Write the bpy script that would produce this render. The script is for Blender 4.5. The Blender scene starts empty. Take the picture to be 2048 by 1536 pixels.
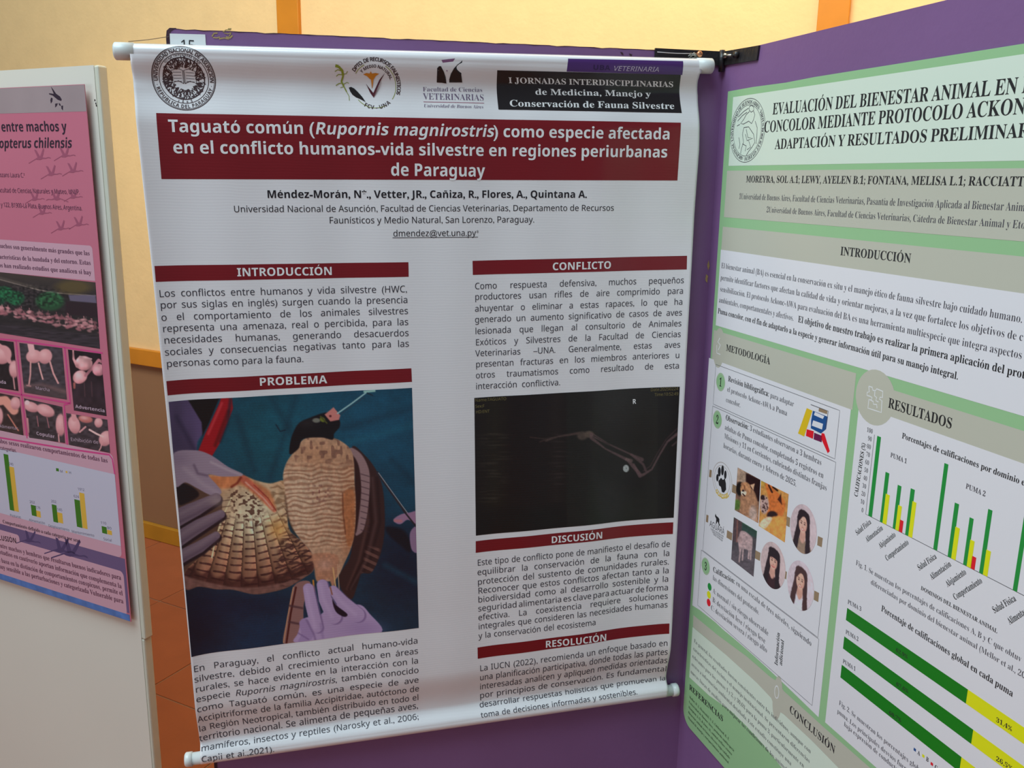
import bpy, math, random
import numpy as np
from mathutils import Vector, Matrix
rng = np.random.default_rng(7); random.seed(7)
S = bpy.context.scene; COL = S.collection

# ------------------------------------------------------------------ camera
F = 1780.0; CX, CY = 1024.0, 768.0
_down = np.array([-134.0, -7782.0, -1780.0]); _down /= np.linalg.norm(_down)
_zc = -_down
_fw = np.array([0, 0, -1.0]); _fw = _fw - _zc * (_fw @ _zc); _fw /= np.linalg.norm(_fw)
_rt = np.cross(_fw, _zc)
M3 = np.array([_rt, _fw, _zc])
CAM = np.array([0.0, 0.0, 1.60])
cd = bpy.data.cameras.new('camera'); cam = bpy.data.objects.new('camera', cd); COL.objects.link(cam)
cd.sensor_fit = 'HORIZONTAL'; cd.sensor_width = 36.0; cd.lens = 36.0 * F / 2048.0
cd.clip_start = 0.05; cd.clip_end = 60
cam.matrix_world = Matrix.Translation(Vector(CAM)) @ Matrix([list(r) for r in M3]).to_4x4()
S.camera = cam

# ------------------------------------------------------------------ light
S.view_settings.view_transform = 'Standard'; S.view_settings.look = 'None'
S.view_settings.gamma = 1.0; S.view_settings.use_curve_mapping = False
S.view_settings.exposure = 0.0
wd = bpy.data.worlds.new('world'); S.world = wd; wd.use_nodes = True
bg = wd.node_tree.nodes['Background']; bg.inputs[0].default_value = (0.88, 0.85, 0.92, 1); bg.inputs[1].default_value = 0.20

def area(name, loc, target, sx, sy, power, col):
    l = bpy.data.lights.new(name, 'AREA'); l.shape = 'RECTANGLE'; l.size = sx; l.size_y = sy
    l.energy = power; l.color = col
    o = bpy.data.objects.new(name, l); COL.objects.link(o); o.location = loc
    o.rotation_euler = (Vector(target) - Vector(loc)).to_track_quat('-Z', 'Y').to_euler(); return o
def spot(name, loc, target, power, col, ang, blend=0.8, r=0.05):
    l = bpy.data.lights.new(name, 'SPOT'); l.energy = power; l.color = col; l.spot_size = math.radians(ang)
    l.spot_blend = blend; l.shadow_soft_size = r
    o = bpy.data.objects.new(name, l); COL.objects.link(o); o.location = loc
    o.rotation_euler = (Vector(target) - Vector(loc)).to_track_quat('-Z', 'Y').to_euler(); return o
area('skylight_lamp', (-1.5, 0.25, 4.5), (-0.4, 1.3, 1.2), 3.2, 2.2, 156, (0.70, 0.91, 1.0))
area('left_window_lamp', (-3.4, -0.9, 1.3), (0.4, 1.6, 1.0), 1.8, 1.4, 19, (0.92, 0.94, 1.0))
spot('wall_washer_lamp', (0.05, 3.15, 3.1), (-0.35, 3.95, 2.1), 8, (1.0, 0.78, 0.30), 110, 1.0)
area('wall_warm_lamp', (0.1, 1.9, 2.6), (0.1, 3.9, 0.8), 3.6, 0.4, 27, (1.0, 0.70, 0.38))
spot('wall_mid_fill_light', (-1.5, 2.3, 2.7), (-1.75, 3.7, 1.15), 26, (1.0, 0.84, 0.62), 60, 1.0)  # added fill, not a fixture of the room: lifts the mid wall at left

# ------------------------------------------------------------------ helpers
def ray(x, y): return M3 @ np.array([x - CX, CY - y, -F])
class Surf:
    """a vertical surface: P0 + u*d + (h+lift)*n, height z"""
    def __init__(s, P0, vp, flip=1, off=0.0, hf=None, lk=1.0):
        s.lk = lk
        d = ray(*vp); d[2] = 0; d /= np.linalg.norm(d); s.d = d * flip
        s.P0 = np.array(P0, float); s.P0[2] = 0
        s.n = np.cross(s.d, [0, 0, 1.0])
        if s.n @ (CAM - s.P0) < 0: s.n = -s.n
        s.off = off; s.hf = hf
    def h(s, u, z): return s.off + (s.hf(np.asarray(u, float), np.asarray(z, float)) if s.hf else 0.0)
    def uv(s, x, y):
        r = ray(x, y); h = s.off; u = z = 0
        for k in range(14 if s.hf else 1):
            t = ((s.P0 - CAM) @ s.n + h) / (r @ s.n); P = CAM + r * t
            u = (P - s.P0) @ s.d; z = P[2]
            if s.hf: h = 0.5 * h + 0.5 * float(s.h(u, z))
        return (float(u), float(z))
    def pos(s, U, Z, lift=0.0):
        U = np.asarray(U, float); Z = np.asarray(Z, float); H = s.h(U, Z) + lift * s.lk
        P = s.P0[None, :] + U[:, None] * s.d[None, :] + (np.broadcast_to(H, U.shape))[:, None] * s.n[None, :]
        P[:, 2] = Z; return P

def lin(c):
    c = np.asarray(c, float) / 255.0
    return np.where(c <= 0.04045, c / 12.92, ((c + 0.055) / 1.055) ** 2.4)
ILL = dict(banner=(0.56, 0.57, 0.66), left=(0.90, 0.90, 0.84), right=(0.60, 0.72, 0.76), board=(0.50, 0.50, 0.55))
def alb(c, ill):
    return np.clip(lin(c) / np.array(ILL[ill]), 0.004, 0.86)

MATS = {}
def mat(name, col, rough=0.5, spec=0.5, var=0.0, vscale=20, bump=0.0, bscale=200, coat=0.0, metal=0.0, ripple=0.0):
    if name in MATS: return MATS[name]
    m = bpy.data.materials.new(name); m.use_nodes = True; nt = m.node_tree; b = nt.nodes['Principled BSDF']
    c = list(col)[:3]
    b.inputs['Base Color'].default_value = (*c, 1); b.inputs['Roughness'].default_value = rough
    b.inputs['Specular IOR Level'].default_value = spec; b.inputs['Metallic'].default_value = metal
    b.inputs['Coat Weight'].default_value = coat; b.inputs['Coat Roughness'].default_value = 0.12
    tc = nt.nodes.new('ShaderNodeTexCoord')
    if var > 0:
        n = nt.nodes.new('ShaderNodeTexNoise'); n.inputs['Scale'].default_value = vscale; n.inputs['Detail'].default_value = 5
        nt.links.new(tc.outputs['Object'], n.inputs['Vector'])
        r = nt.nodes.new('ShaderNodeMapRange'); r.inputs['To Min'].default_value = 1 - var; r.inputs['To Max'].default_value = 1 + var
        nt.links.new(n.outputs['Fac'], r.inputs['Value'])
        x = nt.nodes.new('ShaderNodeVectorMath'); x.operation = 'SCALE'; x.inputs[0].default_value = c
        nt.links.new(r.outputs[0], x.inputs['Scale']); nt.links.new(x.outputs[0], b.inputs['Base Color'])
    add_bump(nt, b, tc, bump, bscale, ripple)
    MATS[name] = m; return m
def add_bump(nt, b, tc, bump, bscale, ripple):
    nrm = None
    if bump > 0:
        n = nt.nodes.new('ShaderNodeTexNoise'); n.inputs['Scale'].default_value = bscale; n.inputs['Detail'].default_value = 4
        nt.links.new(tc.outputs['Object'], n.inputs['Vector'])
        bp = nt.nodes.new('ShaderNodeBump'); bp.inputs['Strength'].default_value = bump; bp.inputs['Distance'].default_value = 0.002
        nt.links.new(n.outputs['Fac'], bp.inputs['Height']); nrm = bp
    if ripple > 0:
        w = nt.nodes.new('ShaderNodeTexWave'); w.bands_direction = 'Z'; w.inputs['Scale'].default_value = 70
        w.inputs['Distortion'].default_value = 3.5; w.inputs['Detail'].default_value = 1.0; w.inputs['Detail Scale'].default_value = 0.3
        nt.links.new(tc.outputs['Object'], w.inputs['Vector'])
        bp = nt.nodes.new('ShaderNodeBump'); bp.inputs['Strength'].default_value = ripple; bp.inputs['Distance'].default_value = 0.001
        nt.links.new(w.outputs['Fac'], bp.inputs['Height'])
        if nrm: nt.links.new(nrm.outputs[0], bp.inputs['Normal'])
        nrm = bp
    if nrm: nt.links.new(nrm.outputs[0], b.inputs['Normal'])
def mat_attr(name, rough=0.35, spec=0.5, ripple=0.0):
    if name in MATS: return MATS[name]
    m = mat(name, (0.5, 0.5, 0.5), rough, spec, ripple=ripple); nt = m.node_tree
    a = nt.nodes.new('ShaderNodeAttribute'); a.attribute_name = 'Col'
    nt.links.new(a.outputs['Color'], nt.nodes['Principled BSDF'].inputs['Base Color']); return m

def link(name, me, m, parent=None, smooth=False):
    o = bpy.data.objects.new(name, me); COL.objects.link(o)
    if m is not None: me.materials.append(m)
    if smooth: me.polygons.foreach_set('use_smooth', [True] * len(me.polygons))
    if parent is not None: o.parent = parent
    return o
def mesh(name, V, Fc, m, parent=None, smooth=False):
    me = bpy.data.meshes.new(name); me.from_pydata([tuple(map(float, v)) for v in V], [], [tuple(map(int, f)) for f in Fc]); me.update()
    return link(name, me, m, parent, smooth)
def tri_mesh(name, V, T, m, parent=None):
    V = np.asarray(V, np.float32); T = np.asarray(T, np.int32)
    me = bpy.data.meshes.new(name); me.vertices.add(len(V)); me.vertices.foreach_set('co', V.ravel())
    me.loops.add(T.size); me.loops.foreach_set('vertex_index', T.ravel())
    me.polygons.add(len(T)); me.polygons.foreach_set('loop_start', np.arange(0, T.size, 3, dtype=np.int32))
    me.update(calc_edges=True); me.polygons.foreach_set('use_smooth', [False] * len(T)); return link(name, me, m, parent)
def thing(name, label, cat, loc=(0, 0, 0), group=None):
    o = bpy.data.objects.new(name, None); o.empty_display_size = 0.05; COL.objects.link(o)
    o['label'] = label; o['category'] = cat
    if group: o['group'] = group
    return o
def tag(o, label, cat, group=None):
    o['label'] = label; o['category'] = cat
    if group: o['group'] = group
    return o
def grid_faces(nu, nv):
    i = np.arange(nu - 1)[None, :] + np.arange(nv - 1)[:, None] * nu
    i = i.ravel(); return np.stack([i, i + nu, i + nu + 1, i + 1], 1)
def grid_mesh(name, P, nu, nv, m, parent=None, smooth=True, col=None):
    Fc = grid_faces(nu, nv).astype(np.int32)
    me = bpy.data.meshes.new(name); me.vertices.add(len(P)); me.vertices.foreach_set('co', np.asarray(P, np.float32).ravel())
    me.loops.add(Fc.size); me.loops.foreach_set('vertex_index', Fc.ravel())
    me.polygons.add(len(Fc)); me.polygons.foreach_set('loop_start', np.arange(0, Fc.size, 4, dtype=np.int32))
    me.update(calc_edges=True)
    if col is not None:
        a = me.color_attributes.new('Col', 'FLOAT_COLOR', 'POINT')
        c = np.ones((len(P), 4), np.float32); c[:, :3] = col; a.data.foreach_set('color', c.ravel())
    return link(name, me, m, parent, smooth)
def patch(name, sf, corners, m, parent, lift=0.0004, step=0.006, px=True, col=None, n=None):
    """bilinear patch TL,TR,BR,BL on a surface"""
    c = [np.array(sf.uv(*p)) if px else np.array(p) for p in corners]
    w = np.linalg.norm(c[1] - c[0]); hh = np.linalg.norm(c[3] - c[0])
    nu, nv = n or (max(2, int(w / step) + 1), max(2, int(hh / step) + 1))
    if sf.hf is None and n is None: nu = nv = 2
    a, b = np.meshgrid(np.linspace(0, 1, nu), np.linspace(0, 1, nv)); a = a.ravel()[:, None]; b = b.ravel()[:, None]
    UV = (c[0] * (1 - a) + c[1] * a) * (1 - b) + (c[3] * (1 - a) + c[2] * a) * b
    # winding: down rows -> flip so normals face the camera
    P = sf.pos(UV[:, 0], UV[:, 1], lift)
    return grid_mesh(name, P, nu, nv, m, parent, True, col)
def ngon(name, sf, pts, m, parent, lift=0.0004, px=True, thick=0.0):
    q = [sf.uv(*p) if px else p for p in pts]; q = np.array(q)
    P = sf.pos(q[:, 0], q[:, 1], lift); n = len(P)
    if thick <= 0: return mesh(name, P, [tuple(range(n))], m, parent)
    B = sf.pos(q[:, 0], q[:, 1], lift) - sf.n * thick
    Fc = [tuple(range(n)), tuple(range(2 * n - 1, n - 1, -1))] + [(i, i + n, (i + 1) % n + n, (i + 1) % n) for i in range(n)]
    return mesh(name, np.vstack([P, B]), Fc, m, parent)
def circ(c, r, n=28, rz=None, a0=0, a1=2 * math.pi):
    rz = rz or r
    return [(c[0] + r * math.cos(a0 + (a1 - a0) * k / n), c[1] + rz * math.sin(a0 + (a1 - a0) * k / n)) for k in range(n)]
def ring(name, sf, c, r, w, m, parent, lift=0.0005, n=48, px_c=True):
    """annulus in surface metres"""
    a = np.linspace(0, 2 * math.pi, n, endpoint=False)
    U = np.concatenate([c[0] + r * np.cos(a), c[0] + (r - w) * np.cos(a)]); Z = np.concatenate([c[1] + r * np.sin(a), c[1] + (r - w) * np.sin(a)])
    Fc = [(i, (i + 1) % n, (i + 1) % n + n, i + n) for i in range(n)]
    return mesh(name, sf.pos(U, Z, lift), Fc, m, parent)
def strip_mesh(name, sf, lines, m, parent, lift=0.0005, px=True, seg=0.01):
    """polyline strokes [(pts, width_m)] lying on a surface, joined to one print part"""
    V = []; T = []; k = 0
    for pts, w in lines:
        q = np.array([sf.uv(*p) if px else p for p in pts], float)
        r = [q[0]]
        for a, b in zip(q[:-1], q[1:]):
            nn = max(1, int(np.linalg.norm(b - a) / seg)); r += [a + (b - a) * t / nn for t in range(1, nn + 1)]
        q = np.array(r); d = np.gradient(q, axis=0); L = np.linalg.norm(d, axis=1)[:, None] + 1e-12; d = d / L
        nv = np.stack([-d[:, 1], d[:, 0]], 1) * w / 2
        A = q + nv; B = q - nv
        P = sf.pos(np.r_[A[:, 0], B[:, 0]], np.r_[A[:, 1], B[:, 1]], lift); n = len(q)
        V.append(P)
        for i in range(n - 1): T += [(k + i, k + i + n, k + i + n + 1), (k + i, k + i + n + 1, k + i + 1)]
        k += 2 * n
    return tri_mesh(name, np.vstack(V), T, m, parent)

# ---- boxes and tubes in world space
def box(name, o, ax, ay, az, m, parent=None, bev=0.0):
    """box from corner o spanned by vectors ax, ay, az"""
    o, ax, ay, az = [np.array(v, float) for v in (o, ax, ay, az)]
    import bmesh
    bm = bmesh.new(); vs = []
    for k in range(8): vs.append(bm.verts.new(o + (ax if k & 1 else 0) + (ay if k & 2 else 0) + (az if k & 4 else 0)))
    for f in ((0, 2, 3, 1), (4, 5, 7, 6), (0, 1, 5, 4), (2, 6, 7, 3), (0, 4, 6, 2), (1, 3, 7, 5)): bm.faces.new([vs[i] for i in f])
    bmesh.ops.recalc_face_normals(bm, faces=bm.faces)
    if bev > 0: bmesh.ops.bevel(bm, geom=bm.edges[:], offset=bev, segments=2, affect='EDGES', profile=0.5)
    me = bpy.data.meshes.new(name); bm.to_mesh(me); bm.free(); return link(name, me, m, parent)
def tube(name, pts, r, m, parent=None, n=12, caps=True):
    pts = [Vector(p) for p in pts]; rs = r if isinstance(r, (list, tuple)) else [r] * len(pts)
    V = []; Fc = []; ref = Vector((0.123, 0.31, 0.94))
    for i, p in enumerate(pts):
        t = (pts[min(i + 1, len(pts) - 1)] - pts[max(i - 1, 0)]).normalized()
        a = t.cross(ref).normalized(); b = t.cross(a).normalized()
        for k in range(n):
            th = 2 * math.pi * k / n; V.append(p + (a * math.cos(th) + b * math.sin(th)) * rs[i])
    for i in range(len(pts) - 1):
        for k in range(n): Fc.append((i * n + k, i * n + (k + 1) % n, (i + 1) * n + (k + 1) % n, (i + 1) * n + k))
    if caps: Fc += [tuple(range(n))[::-1], tuple(range((len(pts) - 1) * n, len(pts) * n))]
    o = mesh(name, V, Fc, m, parent, True); return o

# ------------------------------------------------------------------ lettering engine (Blender's own built-in font)
GL = {}; ADV = {}; HHW = {}
def _ser(ch):
    if 'A' <= ch <= 'Z': return chr(0x1D400 + ord(ch) - 65)
    if 'a' <= ch <= 'z': return chr(0x1D41A + ord(ch) - 97)
    if '0' <= ch <= '9': return chr(0x1D7CE + ord(ch) - 48)
    return ch
_tc = bpy.data.curves.new('glyph_source', 'FONT'); _to = bpy.data.objects.new('glyph_source', _tc); COL.objects.link(_to)
def _san(ch, bold):
    if 'A' <= ch <= 'Z': return chr((0x1D5D4 if bold else 0x1D5A0) + ord(ch) - 65)
    if 'a' <= ch <= 'z': return chr((0x1D5EE if bold else 0x1D5BA) + ord(ch) - 97)
    if '0' <= ch <= '9': return chr((0x1D7EC if bold else 0x1D7E2) + ord(ch) - 48)
    return ch
def _eval(s, off, res):
    _tc.body = s; _tc.size = 1; _tc.offset = off; _tc.resolution_u = res
    e = _to; e.data.update_tag(); me = e.to_mesh(); me.calc_loop_triangles()
    V = np.empty(len(me.vertices) * 3, np.float32); me.vertices.foreach_get('co', V)
    T = np.empty(len(me.loop_triangles) * 3, np.int32); me.loop_triangles.foreach_get('vertices', T)
    e.to_mesh_clear(); V = V.reshape(-1, 3)[:, :2].copy(); T = T.reshape(-1, 3).copy()
    if len(T):
        a, b, c = V[T[:, 0]], V[T[:, 1]], V[T[:, 2]]; ar = (b[:, 0] - a[:, 0]) * (c[:, 1] - a[:, 1]) - (b[:, 1] - a[:, 1]) * (c[:, 0] - a[:, 0])
        T[ar < 0] = T[ar < 0][:, ::-1]; T = T[np.abs(ar) > 1e-9]
    return V, T
ACC = {'á': ('a', '´'), 'é': ('e', '´'), 'í': ('ı', '´'), 'ó': ('o', '´'), 'ú': ('u', '´'), 'ñ': ('n', '˜'),
       'Ó': ('O', '´'), 'Í': ('I', '´'), 'Á': ('A', '´')}
def glyph(ch, style, res):
    """style: s sans, b sans bold, t serif, T serif bold, x condensed serif regular"""
    key = (ch, style, res)
    if key in GL: return GL[key]
    off = {'s': 0.0, 'b': 0.0, 't': -0.011, 'T': 0.0}[style]
    serif = style in 'tT'
    acc = None; base = ch
    if ch in ACC: base, acc = ACC[ch]
    if base == 'ı': base = 'i'
    c = _ser(base) if serif else _san(base, style == 'b')
    if base == ' ':
        GL[key] = (np.zeros((0, 2)), np.zeros((0, 3), int), 0.25 if serif else 0.27); return GL[key]
    if c == base: off = {'s': 0.0, 'b': 0.022, 't': 0.0, 'T': 0.006}[style]
    V, T = _eval(c, off, res)
    if (c, off) not in ADV:
        if off not in HHW: B, _ = _eval('HH', off, 1); HHW[off] = B[:, 0].max() - B[:, 0].min()
        A, _ = _eval('H' + c + 'H', off, 1); ADV[(c, off)] = (A[:, 0].max() - A[:, 0].min()) - HHW[off]
    adv = ADV[(c, off)]
    if acc:
        W, T2 = _eval(acc, off, res)
        cx = (V[:, 0].min() + V[:, 0].max()) / 2 - (W[:, 0].min() + W[:, 0].max()) / 2
        if ch == 'í':                      # trim the dot off the i
            keep = V[T].mean(1)[:, 1] < (0.52 if serif else 0.57); T = T[keep]
        dy = (0.20 if ch.isupper() else 0.0) + (0.02 if serif else 0.08)
        W = W + np.array([cx + (0.03 if acc == '´' else 0), dy]); T = np.vstack([T, T2 + len(V)]); V = np.vstack([V, W])
    GL[key] = (V, T, float(adv)); return GL[key]
CAPH = {'s': 0.714, 'b': 0.714, 't': 0.678, 'T': 0.678}
def run_width(text, style, res, track=0.0):
    return sum(glyph(c, style, res)[2] + track for c in text)
class Ink:
    """collects lettering lying on one surface into one printed part"""
    def __init__(s, sf, res=2, lift=0.0008): s.sf = sf; s.V = []; s.T = []; s.k = 0; s.res = 3 if res > 2 else 2; s.lift = lift
    def put(s, text, style, u, z, du, dz, size, sx=1.0, shear=0.0, extra=0.0, track=0.0, up=None):
        """baseline from (u,z) along unit dir (du,dz)"""
        x = 0.0; ux, uz = up if up else (-dz, du)
        for ch in text:
            V, T, adv = glyph(ch, style, s.res)
            if len(V):
                X = (V[:, 0] + shear * V[:, 1]) * size * sx + x; Y = V[:, 1] * size
                U = u + X * du + Y * ux; Z = z + X * dz + Y * uz
                s.V.append(s.sf.pos(U, Z, s.lift)); s.T.append(T + s.k); s.k += len(V)
            x += (adv + track) * size * sx + (extra if ch == ' ' else 0.0)
        return x
    def fit(s, text, style, p0, p1, cap, shear=0.0, px=True, tail='', runs=None, track=0.0, maxsx=9):
        """text from px p0 to px p1 (baseline), cap height in px (vertical, at p0)"""
        a = np.array(s.sf.uv(*p0) if px else p0); b = np.array(s.sf.uv(*p1) if px else p1)
        if px:
            c = np.array(s.sf.uv(p0[0], p0[1] - cap)); ch = abs(c[1] - a[1])
        else: ch = cap
        L = np.linalg.norm(b - a); d = (b - a) / L
        runs = runs or [(text, style, shear)]
        size = ch / CAPH[runs[0][1]]
        W = sum(run_width(t, st, s.res, track) for t, st, sh in runs) * size
        sx = min(L / W, maxsx); x = 0
        for t, st, sh in runs: x += s.put(t, st, a[0] + d[0] * x, a[1] + d[1] * x, d[0], d[1], size, sx, sh, track=track)
        if tail: s.put(tail, runs[-1][1], a[0] + d[0] * x, a[1] + d[1] * x, d[0], d[1], size, sx, runs[-1][2], track=track)
    def just(s, p0, p1, cap, sx, runs, px=True, ref=None):
        """justified line: spaces stretch"""
        a = np.array(s.sf.uv(*p0)); b = np.array(s.sf.uv(*p1)); ch = abs(s.sf.uv(p0[0], p0[1] - cap)[1] - a[1])
        L = np.linalg.norm(b - a); d = (b - a) / L; size = ch / CAPH[runs[0][1]]
        if ref: sx *= max(ref / size, 1.0)
        W = sum(run_width(t, st, s.res) for t, st, sh in runs) * size * sx
        ns = sum(t.count(' ') for t, st, sh in runs); ex = (L - W) / ns if ns else 0
        if ex < -0.12 * size: sx *= 0.985 * L / W; W = sum(run_width(t, st, s.res) for t, st, sh in runs) * size * sx; ex = (L - W) / max(ns, 1)
        x = 0
        for t, st, sh in runs: x += s.put(t, st, a[0] + d[0] * x, a[1] + d[1] * x, d[0], d[1], size, sx, sh, extra=ex)
        return size
    def arc(s, text, style, c, r, size, a0, a1, inside=False, sx=1.0):
        """text along a circle (surface metres), angles in degrees from a0 to a1"""
        W = run_width(text, style, s.res); x = 0.0
        for ch in text:
            V, T, adv = glyph(ch, style, s.res); t = (x + adv / 2) / W; an = math.radians(a0 + (a1 - a0) * t)
            if len(V):
                rad = np.array([math.cos(an), math.sin(an)]); tan = np.array([math.sin(an), -math.cos(an)])
                if inside: tan = -tan; rad_up = -rad
                else: rad_up = rad
                X = (V[:, 0] - adv / 2) * size * sx; Y = V[:, 1] * size
                U = c[0] + rad[0] * r + X * tan[0] + Y * rad_up[0]; Z = c[1] + rad[1] * r + X * tan[1] + Y * rad_up[1]
                s.V.append(s.sf.pos(U, Z, s.lift)); s.T.append(T + s.k); s.k += len(V)
            x += adv
    def make(s, name, m, parent, label=None):
        if not s.V: return None
        o = tri_mesh(name, np.vstack(s.V), np.vstack(s.T), m, parent)
        if label: o['label'] = label
        if name.split('_')[0] in ('paragraph', 'caption', 'chart', 'reference', 'radiograph', 'author'): o['kind'] = 'stuff'
        return o

# ------------------------------------------------------------------ painter for flat printed photographs (colour attribute on the print)
class Paint:
    def __init__(s, corners, nu, nv, base):
        """corners TL,TR,BR,BL in the sketch's own units"""
        a, b = np.meshgrid(np.linspace(0, 1, nu), np.linspace(0, 1, nv)); c = np.array(corners, float)
        a = a[..., None]; b = b[..., None]
        P = (c[0] * (1 - a) + c[1] * a) * (1 - b) + (c[3] * (1 - a) + c[2] * a) * b
        s.X = P[..., 0]; s.Y = P[..., 1]; s.C = np.zeros((nv, nu, 3)) + np.array(base, float); s.n = (nu, nv); s.seed = 1
    def noise(s, sc, sy=None, seed=None, octaves=1):
        sy = sy or sc; s.seed += 1; r = np.random.default_rng(seed or s.seed); out = 0; amp = 1; tot = 0
        for o in range(octaves):
            g = r.random((97, 89)); x = s.X / sc * 2 ** o + 31; y = s.Y / sy * 2 ** o + 17
            xi = np.floor(x).astype(int); yi = np.floor(y).astype(int); fx = x - xi; fy = y - yi
            fx = fx * fx * (3 - 2 * fx); fy = fy * fy * (3 - 2 * fy)
            G = lambda i, j: g[i % 97, j % 89]
            v = (G(xi, yi) * (1 - fx) + G(xi + 1, yi) * fx) * (1 - fy) + (G(xi, yi + 1) * (1 - fx) + G(xi + 1, yi + 1) * fx) * fy
            out = out + v * amp; tot += amp; amp *= 0.55
        return out / tot * 2 - 1
    def smooth(s, pts, n=6):
        p = np.array(pts, float); N = len(p); out = []
        for i in range(N):
            p0, p1, p2, p3 = p[i - 1], p[i], p[(i + 1) % N], p[(i + 2) % N]
            for k in range(n):
                t = k / n; out.append(0.5 * ((2 * p1) + (-p0 + p2) * t + (2 * p0 - 5 * p1 + 4 * p2 - p3) * t * t + (-p0 + 3 * p1 - 3 * p2 + p3) * t ** 3))
        return np.array(out)
    def mpoly(s, pts, soft=4, sm=False):
        p = s.smooth(pts) if sm else np.array(pts, float); inside = np.zeros(s.X.shape, bool); D = np.full(s.X.shape, 1e9)
        m = (s.X > p[:, 0].min() - soft * 2) & (s.X < p[:, 0].max() + soft * 2) & (s.Y > p[:, 1].min() - soft * 2) & (s.Y < p[:, 1].max() + soft * 2)
        X = s.X[m]; Y = s.Y[m]; I = np.zeros(X.shape, bool); d2 = np.full(X.shape, 1e12)
        for a, b in zip(p, np.roll(p, -1, 0)):
            e = b - a; L = e @ e + 1e-9; t = np.clip(((X - a[0]) * e[0] + (Y - a[1]) * e[1]) / L, 0, 1)
            d2 = np.minimum(d2, (X - a[0] - t * e[0]) ** 2 + (Y - a[1] - t * e[1]) ** 2)
            c = ((a[1] > Y) != (b[1] > Y)); xs = a[0] + (Y - a[1]) * e[0] / (e[1] if abs(e[1]) > 1e-9 else 1e-9); I ^= c & (X < xs)
        sd = np.where(I, 1, -1) * np.sqrt(d2); M = np.zeros(s.X.shape); M[m] = np.clip(0.5 + sd / soft, 0, 1); return M
    def mline(s, pts, w, soft=3):
        p = np.array(pts, float); d2 = np.full(s.X.shape, 1e12)
        ws = w if isinstance(w, (list, tuple)) else [w] * len(p); best = np.full(s.X.shape, -1e9)
        for i, (a, b) in enumerate(zip(p[:-1], p[1:])):
            e = b - a; L = e @ e + 1e-9; t = np.clip(((s.X - a[0]) * e[0] + (s.Y - a[1]) * e[1]) / L, 0, 1)
            d = np.sqrt((s.X - a[0] - t * e[0]) ** 2 + (s.Y - a[1] - t * e[1]) ** 2)
            best = np.maximum(best, (ws[i] * (1 - t) + ws[i + 1] * t) / 2 - d)
        return np.clip(0.5 + best / soft, 0, 1)
    def mell(s, c, rx, ry, soft=4, ang=0):
        ca, sa = math.cos(math.radians(ang)), math.sin(math.radians(ang)); x = s.X - c[0]; y = s.Y - c[1]
        q = np.sqrt(((x * ca + y * sa) / rx) ** 2 + ((-x * sa + y * ca) / ry) ** 2); return np.clip(0.5 + (1 - q) * min(rx, ry) / soft, 0, 1)
    def glow(s, c, rx, ry, ang=0):
        ca, sa = math.cos(math.radians(ang)), math.sin(math.radians(ang)); x = s.X - c[0]; y = s.Y - c[1]
        return np.exp(-(((x * ca + y * sa) / rx) ** 2 + ((-x * sa + y * ca) / ry) ** 2))
    def put(s, M, col, a=1.0):
        M = (M * a)[..., None] if not np.isscalar(M) else M * a
        s.C = s.C * (1 - M) + np.array(col, float) * M if not isinstance(col, np.ndarray) or col.ndim == 1 else s.C * (1 - M) + col * M
    def poly(s, pts, col, soft=4, sm=True, a=1.0): M = s.mpoly(pts, soft, sm); s.put(M, col, a); return M
    def line(s, pts, w, col, soft=3, a=1.0): M = s.mline(pts, w, soft); s.put(M, col, a); return M
    def ell(s, c, rx, ry, col, soft=4, ang=0, a=1.0): M = s.mell(c, rx, ry, soft, ang); s.put(M, col, a); return M
    def mul(s, f, M=1.0): s.C = s.C * (1 + (f - 1)[..., None] * (M[..., None] if not np.isscalar(M) else M))
    def done(s, ill): return alb(np.clip(s.C, 0, 255).reshape(-1, 3), ill)

def crop(x0, y0, k): return lambda *p: [(x0 + x / k, y0 + y / k) for x, y in p] if len(p) > 1 else (x0 + p[0][0] / k, y0 + p[0][1] / k)

# ------------------------------------------------------------------ anchor planes
D0 = 1.617
_r = ray(1446, 132); JP = CAM + _r / _r[1] * D0; JP[2] = 0
BOARD = Surf(JP, (9300, 342.4 + .0172 * 8276))
RIGHT = Surf(JP, (415, 349), -1)
_r = ray(282, 1070); WP = CAM + _r * (-CAM[2] / _r[2])
WALL = Surf(WP, (-2500, 299), -1)
_r = ray(197, 130); LP = CAM + _r / _r[1] * 1.80
LEFT = Surf(LP, (-2650, 299), -1)

# ------------------------------------------------------------------ the room
def struct(o): o['kind'] = 'structure'; return o
wd_, wn_ = WALL.d, WALL.n; Z3 = np.array([0, 0, 1.0])
def wp(u, n, z): return WALL.P0 + WALL.d * u + WALL.n * n + Z3 * z
m_plaster = mat('cream_plaster', lin((240, 208, 152)) , 0.85, 0.2, var=0.07, vscale=14, bump=0.5, bscale=55)
m_dado = mat('brown_dado_board', (0.30, 0.165, 0.085), 0.55, 0.4, var=0.06, vscale=5, bump=0.1, bscale=300)
m_pine = mat('orange_varnished_pine', (0.62, 0.235, 0.018), 0.4, 0.4, var=0.18, vscale=9)
m_base = mat('ochre_varnished_pine', (0.50, 0.24, 0.02), 0.4, 0.4, var=0.2, vscale=9)
m_grout = mat('tile_grout', (0.36, 0.22, 0.14), 0.9, 0.2, var=0.15, vscale=60)
m_tile = mat('terracotta_tile', (0.42, 0.125, 0.05), 0.5, 0.4, var=0.16, vscale=7, bump=0.15, bscale=120)
FL = box('floor', wp(-3.6, -0.06, -0.06), WALL.d * 8.0, WALL.n * 6.5, Z3 * 0.057, m_grout); struct(FL)
P = 0.452; tsz = P - 0.006
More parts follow.
